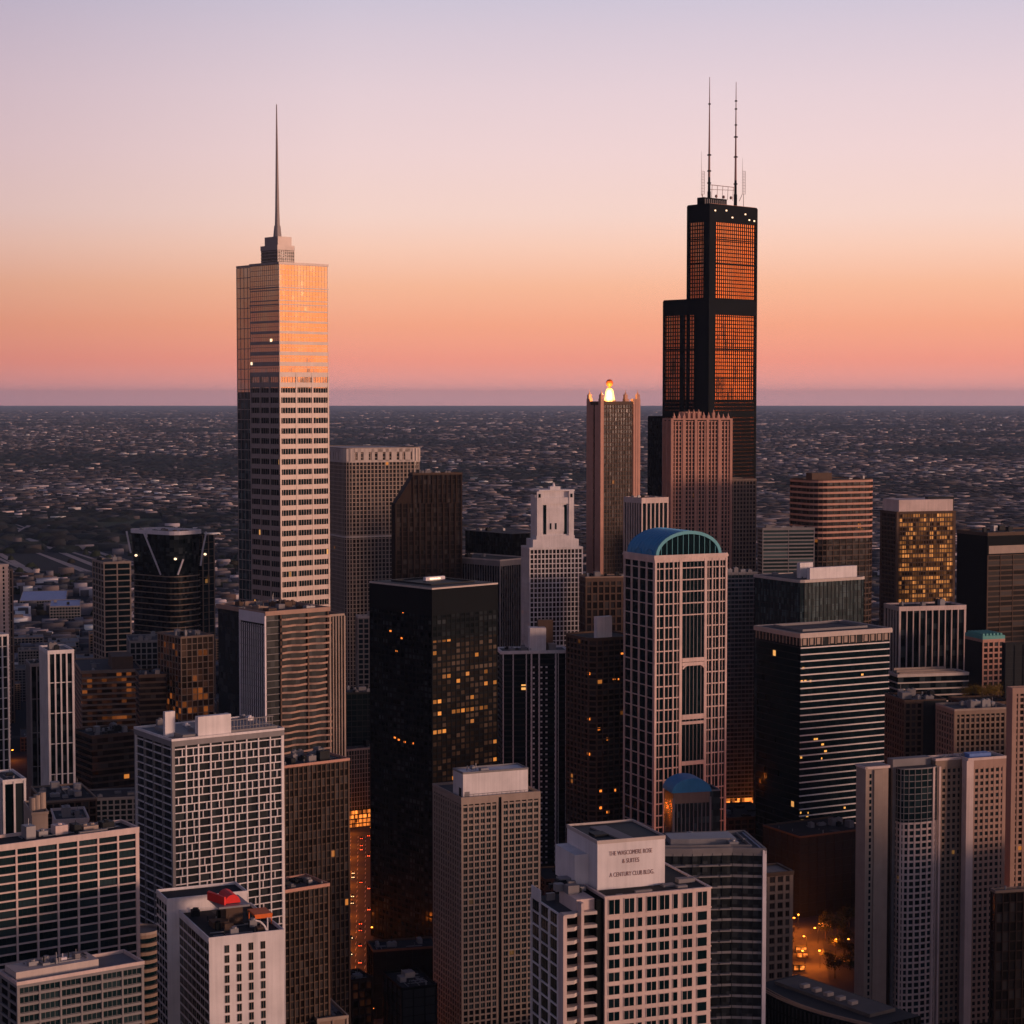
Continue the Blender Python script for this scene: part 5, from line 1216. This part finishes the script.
def green_grey():
    D = 640
    t = T('grey_green_balcony_block', 'grey green glass apartment block with a pale curved roof, right of the lettered box', 640, 655, 762, 852, D, 8)
    fr, a, b, z = t.fr, t.a, t.b, t.z; fh = 3.6
    t.out = [(0, 2), (a * .35, .3), (a * .72, 0), (a, -2.6), (a, b), (0, b)]
    t.body(G['smoke'], 1.6, fh, name='glazing')
    t.grid(M['grey'], fh, .8, .25, 30, 0, 0, z - 60, z - 1, name='floor_edge'); t.grid(M['char'], fh, 0, .3, 3.4, .12, .3, z - 60, z - 1, name='mullion')
    mb = MB()
    for k in range(1, 17):
        zz = z - k * fh
        for u0, u1, st in ((.14, .28, 1), (.40, .58, 1), (.60, .70, 0)):
            if (k + int(u0 * 10)) % 3 != 0 or st: mb.box(fr, a * u0, a * u1, -1.5, .6, zz - 1.0 - .4, zz - .6 - .4)
    t.part(mb, 'balcony', M['grey'])
    t.part(MB().prism(fr, [(a * .985, -3.2), (a + .7, -3.2), (a + .7, b), (a * .985, b)], 0, z + .2), 'white_pier', M['whitem'])
    t.part(MB().prism(fr, offs(t.out, .5), z - 1.0, z), 'roof_slab', M['roofl']); t.roof(M['roofg'], M['roofl'], ph=.8, o=.6)
    ins = offs(t.out, -3); mb = MB(); ring(mb, fr, ins, .4, z, z + 1.0); t.part(mb, 'roof_kerb', M['roofl'])
    mb = MB().prism(fr, offs(t.out, -7), z, z + 2.2); t.part(mb, 'raised_roof', M['unit'])
    t.units(91, 6, hs=(.6, 1.8))
green_grey()
def brick_small():
    D = 800
    t = T('small_brick_block', 'small orange brown brick block with a hollow dark roof, beside the lit street corner', 722, 736, 792, 877, D, 18, 'building')
    fr, a, b, z = t.fr, t.a, t.b, t.z; fh = 3.6
    t.part(MB().box(fr, 0, a, 0, b, -.5, z - 1.5, bot=False), 'wall', M['brown'])
    t.grid(M['tan'], fh, 1.1, .3, 3.4, 1.1, .4, 0, z, corner=1.6)
    windows(t, wgrid(t, 'F', 3.4, fh, 2.0, 2.2, z1=z, dz=fh / 2 + .55, off=-.03), G['brown'], M['brown'])
    mb = MB(); mb.face([fr(x, y, z - 1.4) for x, y in rect(0, a, 0, b)]); t.part(mb, 'roof', M['roof'])
    mb = MB(); ring(mb, fr, offs(t.out, .7), .8, z - .8, z + .8); t.part(mb, 'parapet', M['brown'])
brick_small()
def podium():
    D = 690
    t = T('curved_rail_podium', 'low dark building with a railed curving parapet at the bottom right of centre', 742, 752, 872, 985, D, -55, 'building', b=22)
    fr, a, b, z = t.fr, t.a, t.b, t.z
    n = 10; t.out = [(a * i / n, -5.0 * math.sin(math.pi * i / n) ** 1.0 + 0) for i in range(n + 1)] + [(a, b), (0, b)]
    t.body(M['char'], name='wall'); t.grid(M['dark'], 4, .4, .15, 2.2, .5, .5, z - 40, z)
    mb = MB(); mb.face([fr(x, y, z + .05) for x, y in t.out]); t.part(mb, 'roof', M['roof'])
    for k in range(3):
        mb = MB(); o = offs(t.out, .4 - k * 1.5)
        for i in range(n):
            for zz in ((.3,) if k else (.6, 1.3)): mb.bar(fr(*o[i], z + zz), fr(*o[i + 1], z + zz), .22)
        t.part(mb, 'railing', M['tan'])
    t.part(MB().box(fr, 4, a - 8, 7, b - 3, z, z + 1.2), 'raised_roof', M['roofg'])
    for i in range(5): t.part(MB().box(fr, a * (.25 + .1 * i), a * (.25 + .1 * i) + 2, 9, 12, z + 1.2, z + 2.4), 'rooftop_unit', M['roofl'])
podium()

def triple():
    D = 900
    t = T('three_joined_apartment_slabs', 'tall tan apartment tower of three joined slabs with a glazed round bay, lower right', 862, 866, 1001, 767, D, 20)
    fr, a, b, z = t.fr, t.a, t.b, t.z; fh = 2.95
    U = lambda px: (px - 866) / 135 * a
    # left slab: blank end wall with one window strip
    s1 = rect(0, U(888), 0, 8)
    t.part(MB().prism(fr, s1, -.5, z - .1, bot=False), 'blank_slab', M['beige'])
    mb = MB()
    for k in range(1, 46):
        for u in (U(870.5),): mb.box(fr, u - .55, u + .55, -.04, .05, z - k * fh - 2.3, z - k * fh - .4)
    t.part(mb, 'window_strip', G['dark'])
    t.part(MB().box(fr, U(873.5), U(882), -.8, -.0, 0, z - 1.5).box(fr, -.4, .5, -.6, 8, 0, z), 'pier', M['beige'])
    t.part(MB().prism(fr, offs(s1, .6), z - 1.0, z + .1), 'roof_slab', M['pink'])
    # dark recess
    t.part(MB().prism(fr, rect(U(888), U(903), 6.5, 12), -.5, z - 3, bot=False), 'recess', M['darkbrown'])
    # middle: rounded glazed bay on a gridded shaft
    x0, x1 = U(901), U(938); c = (x0 + x1) / 2; r = (x1 - x0) / 2
    bay_ = [(c + r * math.cos(R(w)) * .98, 1.5 - 2.6 * math.sin(R(w))) for w in range(170, 9, -20)] + [(x1, 9), (x0, 9)]
    bay_ = [(x, y) for x, y in bay_]
    zg = zat(826, D)
    t.part(MB().prism(fr, bay_, -.5, z - 2, cells=t.cells(bay_, 2.2), ztop=z - 2, fh=fh, bot=False), 'glazed_bay', G['grey'])
    t.grid(M['grey'], fh, .35, .15, 2.3, .22, .3, zg, z - 2, bay_, 'bay_mullion', topslab=.6)
    t.grid(M['pink'], fh, .9, .3, 2.4, .85, .4, 20, zg, bay_, 'bay_frame'); t.grid(M['pink'], fh, 0, .3, 30, 1.0, .6, 20, z - 2, rect(x1 - 3, x1, -.5, 9), 'pier', edges=(0,))
    mb = MB(); mb.face([fr(x, y, z - 1.95) for x, y in bay_]); t.part(mb, 'roof', M['roofg'])
    # right wing: recessed part, pier, then the gridded front
    w2 = rect(x1, U(964), 2.5, 10); w3 = rect(U(964), a, -3.2, 9)
    for w, mt_ in ((w2, 'tan'), (w3, 'tan')): t.part(MB().prism(fr, w, -.5, z - .15, bot=False), 'wall', M['darkbrown'])
    t.grid(M['tan'], fh, 1.1, .3, 2.9, 1.15, .4, 20, z, w2, corner=1.4, topslab=3); t.grid(M['rust'], fh, 1.15, .3, 2.75, 1.15, .4, 20, z + .2, w3, corner=1.8, topslab=3.5)  # rosier front wing imitates warm light on it; recessed wing toned darker
    t.part(MB().box(fr, U(961.5), U(968.5), -3.9, 0, 0, z + .3), 'pier', M['pink'])
    sp = []
    def add(w, e, bayw):
        n = round((w[1][0] - w[0][0]) / bayw); L = w[1][0] - w[0][0]
        for k in range(0, 44):
            for i in range(n): sp.append((fr, w[0][0] + L * (i + .5) / n, w[0][1] - .03, z - 1.15 - k * fh - (fh - 1.15) / 2 - fh * .0, t.phi, 1.6, 1.75, 2))
    add(w3, 0, 2.75); add(w2, 0, 2.9)
    windows(t, [s for s in sp if s[3] < z - 3.8], G['grey'], M['brown'])
    for w in (w2, w3, s1): mb = MB(); mb.face([fr(x, y, z + .25) for x, y in offs(w, -.2)]); t.part(mb, 'roof', M['roofl'])
    mb = MB(); ring(mb, fr, offs(w3, .5), .5, z + .2, z + 1.4); ring(mb, fr, offs(w2, .45), .5, z, z + 1.1); t.part(mb, 'parapet', M['pink'])
    t.part(MB().box(fr, U(970), U(992), 1, 6, z + .3, z + 2.4), 'roof_tank', M['bluemetal']); t.part(MB().box(fr, U(898), U(936), 5, 10, -.5, z + 1.5), 'core', M['roofl'])
    t.out = rect(x1, a, 2, 9); t.units(95, 7, z=z + .25, hs=(.8, 2))
triple()
low('black_base_block', 'long black low building at the foot of the black slab tower', 368, 374, 438, 952, 985, 14, M['dark'], M['dark'], bay=6, bh=.3, pw=.3, seed=97, roofm=M['roof'], par=M['brown'], units=3)
low('dark_glass_bottom_block', 'plain dark building at the bottom edge between the lit avenue and the beige tower', 384, 402, 436, 990, 880, 14, M['char'], M['dark'], bay=6, bh=.2, pw=.2, seed=98, roofm=M['roof'], units=2)
low('lit_corner_block', 'dark low block with orange lit windows beside the avenue, bottom left of centre', 338, 352, 372, 982, 905, 30, G['amber'], M['darkbrown'], fh=4, bh=1.2, bay=4, pw=1, seed=99, roofm=M['roof'], units=3)
low('pale_bottom_roof', 'small pale flat roof at the very bottom left of the avenue', 300, 318, 347, 1021, 800, 20, M['tan'], M['beige'], bh=.4, bay=8, pw=.4, seed=100, roofm=M['roofl'], units=1)

# ------------------------------------------------------------ smaller buildings between the towers
def inside(p, poly, m=0):
    n = len(poly)
    for i in range(n):
        a, b = poly[i], poly[(i + 1) % n]; L = math.hypot(b[0] - a[0], b[1] - a[1])
        if ((b[0] - a[0]) * (p[1] - a[1]) - (b[1] - a[1]) * (p[0] - a[0])) / L < -m: return False
    return True
def template(kind, w, d, h, fh, wall, frame, roofm, seed, label):
    root = bpy.data.objects.new(kind, None); C.objects.link(root); bpy.context.view_layer.update()
    tag(root, label, 'building', 'smaller buildings filling the blocks between the towers')
    t = T.__new__(T); t.D = 3000; t.fr = Fr(-w / 2, -d / 2, 0); t.a, t.b, t.z = w, d, h; t.root = root; t.out = rect(0, w, 0, d); t.phi = 0
    t.body(wall, 3, fh); t.grid(frame, fh, 1.0, .3, 4.2, 1.0, .35, 0); t.roof(roofm, frame, ph=1.1, o=.4); t.units(seed, 5, hs=(1, 3.5))
    return root
TP = [template('brick_block', 30, 42, 34, 3.6, G['brown'], M['brown'], M['roof'], 1, 'small brown brick block with a dark felt roof among the towers'),
      template('stone_block', 36, 30, 48, 3.8, G['dlit'], M['tan'], M['roofg'], 2, 'mid height tan stone block with a gravel roof among the towers'),
      template('pale_loft_block', 44, 34, 26, 4.2, G['grey'], M['beige'], M['roofl'], 3, 'low pale loft block with a light roof among the towers'),
      template('dark_office_block', 34, 34, 60, 4.0, G['amber'], M['darkbrown'], M['roof'], 4, 'dark office block with a few amber windows among the towers'),
      template('long_warehouse', 62, 28, 18, 5.0, G['dark'], M['brown'], M['roofg'], 5, 'long low warehouse with a grey roof among the blocks'),
      template('grey_office_block', 30, 40, 44, 3.8, G['dlit'], M['grey'], M['roofg'], 6, 'grey office block with a cluttered gravel roof among the towers')]
def copy_tree(o, parent=None):
    c = o.copy(); C.objects.link(c)
    if parent: c.parent = parent
    for ch in list(o.children): copy_tree(ch, c)
    return c
rnd = random.Random(12); placed = []; count = 0; used = set()
spots = []
for row in range(60):                                   # a street grid of 60 x 95 m cells turned with the city
    for colm in range(-22, 22):
        u = colm * 62 + rnd.uniform(-5, 5); v = 880 + row * 58 + rnd.uniform(-5, 5); ang = R(14)
        x = u * math.cos(ang) - (v - 880) * math.sin(ang) * .3; y = v + u * math.sin(ang)
        spots.append((x, y))
spots.sort(key=lambda p: p[1])
for x, y in spots:
    if count >= 285 or y < 860: continue
    q = proj((x, y, 30))
    if not (-40 < q[0] < 1064) or y > 3500: continue
    s_ = rnd.uniform(.75, 1.1)
    if any(inside((x, y), f_[1], 24 * s_) for f_ in FOOT): continue
    if any(inside((x, y), f_[1], 19) for f_ in ROADS): continue
    if 2450 < y < 2850 and x < -500: continue
    if q[0] < 235 and 1450 < y < 1900 and rnd.random() < .1: continue
    k = rnd.choice([0, 1, 2, 3, 5, 0, 1, 4, 4]) if y < 2200 else rnd.choice([0, 2, 4, 2, 4, 1])
    src = TP[k]
    o = src if k not in used else copy_tree(src); used.add(k)
    o.location = (x, y, 0); o.rotation_euler = (0, 0, R(14) + (math.pi / 2 if rnd.random() < .3 else 0)); hs = rnd.uniform(.6, 1.15) * (1 if y < 1900 else .75)
    o.scale = (s_, s_, hs); placed.append((x, y, 26 * s_)); count += 1
for i in range(22):                                     # unseen towers added to keep the low sun off lower facades
    y = 380 + i * 85 + rnd.uniform(-15, 15); x = .262 * y + 75 + (i % 3) * 75
    o = copy_tree(TP[3]) if 3 in used else TP[3]; used.add(3); o['label'] = 'office tower added to the right, outside the picture, to block the low sun'; o['group'] = 'towers added west of the picture to block the sun'
    o.location = (x, y, 0); o.rotation_euler = (0, 0, R(14)); o.scale = (1.15, 1.25, rnd.uniform(1.7, 2.4) if y < 1500 else rnd.uniform(1.3, 2.2))
for k, src in enumerate(TP):
    if k not in used:
        for ch in list(src.children): bpy.data.objects.remove(ch)
        bpy.data.objects.remove(src)

# ------------------------------------------------------------ the far city and its trees, too many to count
def scatter(name, n, seed, dmin, dmax, size, height, cols, pw=1.0, tree=False, skip=0.0):
    r = np.random.default_rng(seed)
    inv = r.uniform(1 / dmax ** pw, 1 / dmin ** pw, n); D = (1 / inv) ** (1 / pw)
    X = D * r.uniform(-.40, .40, n)
    cl = np.sin(X * .0011 + 1.3 * np.sin(D * .0007)) + np.sin(D * .0013 + 2 * np.sin(X * .0005)) + .8 * r.standard_normal(n)
    keep = (cl < .3) if tree else (cl > -.5)
    rr = r.random(n)
    keep &= ~((X > -1120) & (X < -740) & (D > 4100) & (D < 5250) & (rr < .93)) & ~((rr < (.93 if tree else .95)) & (X < -560 - (D - 3500) * .3) & (X > -960 - (D - 3500) * .3) & (D > 3450) & (D < 4950))
    for f in FOOT:
        if max(p[1] for p in f[1]) > dmin:
            xs = [p[0] for p in f[1]]; ys = [p[1] for p in f[1]]; keep &= ~((X > min(xs) - 30) & (X < max(xs) + 30) & (D > min(ys) - 30) & (D < max(ys) + 30))
    X, D = X[keep], D[keep]; n = len(X); far = 1 + D / 22000
    w = r.uniform(*size, n) * far; d = r.uniform(*size, n) * far; big = r.random(n) < .03; w[big] *= 2.6; d[big] *= 2
    h = r.uniform(*height, n); ang = R(14); ca, sa = math.cos(ang), math.sin(ang)
    if tree:
        base = np.array([(1, 0, 0), (.5, .87, 0), (-.5, .87, 0), (-1, 0, 0), (-.5, -.87, 0), (.5, -.87, 0), (.6, .3, .8), (-.5, .5, .7), (-.1, -.6, .9)])
        fc = [(0, 1, 6), (1, 2, 7), (1, 7, 6), (2, 3, 7), (3, 4, 8), (3, 8, 7), (4, 5, 8), (5, 0, 6), (5, 6, 8), (6, 7, 8)]
    else:
        base = np.array([(-.5, -.5, 0), (.5, -.5, 0), (.5, .5, 0), (-.5, .5, 0), (-.5, -.5, 1), (.5, -.5, 1), (.5, .5, 1), (-.5, .5, 1)])
        fc = [(0, 1, 5, 4), (1, 2, 6, 5), (2, 3, 7, 6), (3, 0, 4, 7), (4, 5, 6, 7)]
    nb = len(base); B = base[None] * np.stack([w, d, h], 1)[:, None]
    if tree: B = B * r.uniform(.8, 1.2, (n, nb, 1))
    V = np.empty_like(B); V[..., 0] = B[..., 0] * ca - B[..., 1] * sa + X[:, None]; V[..., 1] = B[..., 0] * sa + B[..., 1] * ca + D[:, None]; V[..., 2] = B[..., 2] + .01
    k = len(fc[0]); F = (np.array(fc)[None] + (np.arange(n) * nb)[:, None, None]).reshape(-1, k)
    me = bpy.data.meshes.new(name); me.vertices.add(n * nb); me.vertices.foreach_set('co', V.astype(np.float32).ravel())
    me.loops.add(F.size); me.loops.foreach_set('vertex_index', F.astype(np.int32).ravel()); me.polygons.add(len(F))
    me.polygons.foreach_set('loop_start', np.arange(len(F), dtype=np.int32) * k); me.update(calc_edges=True)
    c = np.array(cols)[r.integers(0, len(cols), n)] * r.uniform(.7, 1.25, (n, 1)); dist = .5 + .5 * np.sin(X * .0023 + 2 * np.sin(D * .0011)) * np.sin(D * .0019 + 1.5 * np.sin(X * .0013)); c = c * (.45 + 1.0 * dist)[:, None] if not tree else c; c = np.clip(np.repeat(c, len(F) // n, 0), 0, .85)
    ca_ = me.color_attributes.new('tint', 'FLOAT_COLOR', 'CORNER')
    ca_.data.foreach_set('color', np.repeat(np.concatenate([c, np.ones((len(c), 1))], 1), k, 0).astype(np.float32).ravel())
    m, nt, b = newmat(name); at = nd(nt, 'ShaderNodeVertexColor', layer_name='tint'); nt.links.new(at.outputs[0], b.inputs['Base Color']); b.inputs['Roughness'].default_value = .9
    b.inputs['Specular IOR Level'].default_value = .1
    me.materials.append(m); o = bpy.data.objects.new(name, me); C.objects.link(o); tag(o, kind='stuff')
pal = [(.42, .37, .37), (.24, .22, .23), (.78, .62, .54), (.07, .075, .09), (.05, .058, .07), (.09, .09, .10), (.06, .065, .08), (.10, .09, .09), (.06, .05, .05), (.16, .13, .12), (.07, .065, .065), (.10, .07, .06), (.20, .17, .17), (.05, .05, .055), (.09, .08, .08)]
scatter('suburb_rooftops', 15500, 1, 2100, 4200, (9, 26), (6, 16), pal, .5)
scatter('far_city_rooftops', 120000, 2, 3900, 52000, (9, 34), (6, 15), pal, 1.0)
scatter('suburb_trees', 12000, 3, 1900, 4500, (5, 12), (7, 13), [(.03, .04, .02), (.045, .04, .025), (.035, .045, .03)], .5, True)
scatter('far_woodland', 66000, 4, 4000, 50000, (14, 38), (9, 15), [(.026, .036, .030), (.036, .038, .036), (.024, .032, .034)], 1.0, True)

# ------------------------------------------------------------ street life
def lamp(label):
    root = bpy.data.objects.new('street_lamp', None); C.objects.link(root); bpy.context.view_layer.update()
    tag(root, label, 'street lamp', 'sodium street lamps glowing along the streets')
    MB().bar((0, 0, 0), (0, 0, 9), .14, 0, 6, .09).bar((0, 0, 9), (1.8, 0, 9.4), .08, 0, 5).build('pole', M['char'], root)
    MB().ball((1.9, 0, 9.2), .6, .6, .36, n=8, k=5).build('lamp_head', E['lamp'], root)
    return root
LT = bpy.data.lights.new('lamp_light', 'POINT'); LT.energy = 13000; LT.color = (1, .19, .015); LT.shadow_soft_size = .8
lamps = []
for i in range(15): y = 880 + i * 38; lamps.append((RX(y) - 10, y, 0)); lamps.append((RX(y) + 10, y + 17, math.pi))
rn = random.Random(9)
for i in range(12): lamps.append((158 + rn.uniform(-26, 34), 1075 + i * 8, rn.uniform(0, 6)))
for x, y in ((118, 1090), (128, 1110), (135, 1100), (150, 1128), (160, 1140), (126, 1066), (168, 1075), (180, 1098), (104, 1082), (26, 1330), (33, 1345), (30, 1310), (130, 1560), (125, 1530), (200, 1460), (188, 1440), (110, 1420), (118, 1435), (-398, 1500), (-430, 1700)): lamps.append((x, y, rn.uniform(0, 6)))
lp = None
for i, (x, y, a) in enumerate(lamps):
    if any(inside((x, y), f_[1], .5) for f_ in FOOT): continue
    if lp is None: lp = o = lamp('tall street lamp with a glowing sodium head on a street between the towers')
    else: o = copy_tree(lp)
    o.location = (x, y, 0); o.rotation_euler = (0, 0, a)
    if i % 2 == 0 or i > 42:
        lo = bpy.data.objects.new('lamp_light', LT); C.objects.link(lo); lo.location = (x + 1.9 * math.cos(a), y + 1.9 * math.sin(a), 8.3)
def car(name, label, paint):
    root = bpy.data.objects.new(name, None); C.objects.link(root); bpy.context.view_layer.update(); I = Fr(0, 0, 0)
    tag(root, label, 'car', 'cars driving along the lit avenue')
    mb = MB().prism(I, [(-.9, -2.1), (-.7, -2.25), (.7, -2.25), (.9, -2.1), (.9, 2.1), (.7, 2.25), (-.7, 2.25), (-.9, 2.1)], .35, .92)
    mb.build('body', paint, root)
    mb = MB(); A = [(-.8, -1.4, .92), (.8, -1.4, .92), (.8, 1.2, .92), (-.8, 1.2, .92)]; B = [(-.62, -.8, 1.42), (.62, -.8, 1.42), (.62, .7, 1.42), (-.62, .7, 1.42)]
    for i in range(4): mb.face([A[i], A[(i + 1) % 4], B[(i + 1) % 4], B[i]])
    mb.face(B); mb.build('cabin', G['dark'], root)
    for x in (-.85, .85):
        for y in (-1.4, 1.4): MB().bar((x - .1, y, .33), (x + .1, y, .33), .33, 0, 10).build('wheel', M['dark'], root)
    for x in (-.6, .6):
        MB().box(I, x - .22, x + .22, -2.34, -2.24, .58, .84).build('headlight', E['head'], root); MB().box(I, x - .22, x + .22, 2.24, 2.34, .6, .84).build('taillight', E['tail'], root)
    return root
cars = [car('parked_car', 'dark car on the lit avenue between the towers', plain('dark_paint', (.02, .02, .03), .3)), car('parked_car', 'pale car on the lit avenue between the towers', plain('pale_paint', (.5, .48, .45), .3))]
first = [True, True]
for i in range(34):
    y = 880 + i * 16 + rn.uniform(-4, 4); lane = rn.choice([-7.6, -2.6, 2.6, 7.6]); k = rn.randrange(2)
    o = cars[k] if first[k] else copy_tree(cars[k]); first[k] = False
    o.location = (RX(y) + lane, y, .06); o.rotation_euler = (0, 0, math.atan(.0724) + (0 if lane < 0 else math.pi))
# trees
def tree(name, label, h, r, seed, leafm, barkm):
    rd = random.Random(seed); root = bpy.data.objects.new(name, None); C.objects.link(root); bpy.context.view_layer.update()
    tag(root, label, 'tree', 'street trees between the towers')
    mb = MB().bar((0, 0, 0), (.1, 0, h * .5), .28, 0, 7, .16); ends = []
    for i in range(7):
        a = i * .9 + rd.random(); p = (math.cos(a) * r * .6, math.sin(a) * r * .6, h * rd.uniform(.6, .85)); mb.bar((0.05, 0, h * rd.uniform(.28, .48)), p, .11, 0, 5, .03); ends.append(p)
    mb.build('trunk', barkm, root)
    mb = MB()
    for i in range(900):
        c = Vector(rd.choice(ends)) + Vector((rd.gauss(0, r * .26), rd.gauss(0, r * .26), rd.gauss(0, h * .09)))
        n = Vector((rd.gauss(0, 1), rd.gauss(0, 1), rd.gauss(.4, 1))).normalized(); u = n.orthogonal().normalized() * rd.uniform(.22, .5); v = n.cross(u)
        mb.face([c - u, c - v * .6, c + u, c + v * .6])
    mb.build('crown', leafm, root); return root
leaf = plain('leaf_green', (.03, .034, .012), .8, streak=False, var=.5, sc_=.5); leafy = plain('leaf_yellow', (.20, .13, .02), .8, streak=False, var=.4, sc_=.5); bark = plain('bark', (.06, .045, .035), .9)
tr = [tree('leafy_tree', 'dark green street tree between the towers', 10, 4, 1, leaf, bark), tree('leafy_tree', 'yellow leaved tree on the roof terrace below the copper roofed block', 13, 6, 2, leafy, bark)]
ft = [True, True]
pos = [(x, y, 0) for x, y in [(RX(900 + 40 * i) + (-14 if i % 2 else 14), 905 + 40 * i) for i in range(12)]] + [(126 + rn.uniform(0, 74), 1050 + rn.uniform(0, 112), 0) for _ in range(64)]
zz0 = 310 * 2000 / 1290
for i in range(11):
    p_ = TERR.fr(TERR.a * (.15 + .07 * i), rn.uniform(3, 20), 0); pos.append((p_[0], p_[1], 1))
for i in range(9):  # kiosks added for their orange glow at the street corner
    y = 1060 + i * 13 + rn.uniform(-4, 4); x = 128 + rn.uniform(0, 62)
    root = bpy.data.objects.new('glow_kiosk', None); C.objects.link(root); root.location = (x, y, 0); root.rotation_euler = (0, 0, rn.uniform(-.4, .4)); bpy.context.view_layer.update(); I = Fr(0, 0, 0)
    root.matrix_world = Matrix.Translation(root.location) @ Matrix.Rotation(root.rotation_euler.z, 4, 'Z')
    tag(root, 'small kiosk added for its orange glow among the trees at the lit corner', 'kiosk', 'kiosks added for the glow at the street corner')
    for mb_, nm_, mt_ in ((MB().box(I, -3, 3, -2, 2, 0, 3), 'wall', M['darkbrown']), (MB().prism(I, rect(-2.8, 2.8, -2.1, -2.02), .5, 2.8, cells=[5, 1, 5, 1], fh=1.2), 'lit_front', G['shop']), (MB().box(I, -3.4, 3.4, -3, 2.3, 3, 3.3), 'roof', M['roof'])):
        o = bpy.data.objects.new(nm_, mb_.mesh(nm_, mt_)); C.objects.link(o); o.parent = root
for x, y, k in pos:
    if k == 0 and any(inside((x, y), f_[1], 1.5) for f_ in FOOT) or (k == 0 and any(inside((x, y), f_[1], 0) for f_ in ROADS)): continue
    if any(math.hypot(x - p[0], y - p[1]) < p[2] for p in placed): continue
    o = tr[k] if ft[k] else copy_tree(tr[k]); ft[k] = False
    o.location = (x, y, 0 if k == 0 else TERR.z + .1); s_ = rn.uniform(.8, 1.3) * (1 if k == 0 else .62); o.scale = (s_, s_, s_ * rn.uniform(.9, 1.15)); o.rotation_euler = (0, 0, rn.uniform(0, 6))

# ------------------------------------------------------------ the air
m = bpy.data.materials.new('haze_air'); m.use_nodes = True; nt = m.node_tree; nt.nodes.clear()
pv = nd(nt, 'ShaderNodeVolumePrincipled'); pv.inputs['Density'].default_value = 1.15e-5; pv.inputs['Color'].default_value = (.55, .72, 1, 1); pv.inputs['Anisotropy'].default_value = 0.0
ou = nd(nt, 'ShaderNodeOutputMaterial'); nt.links.new(pv.outputs[0], ou.inputs['Volume']); m.cycles.homogeneous_volume = True
hb = MB().box(Fr(0, 0, 0), -90500, 90500, -90500, 90500, -1, 654); hz = hb.build('haze', m); tag(hz, kind='stuff')
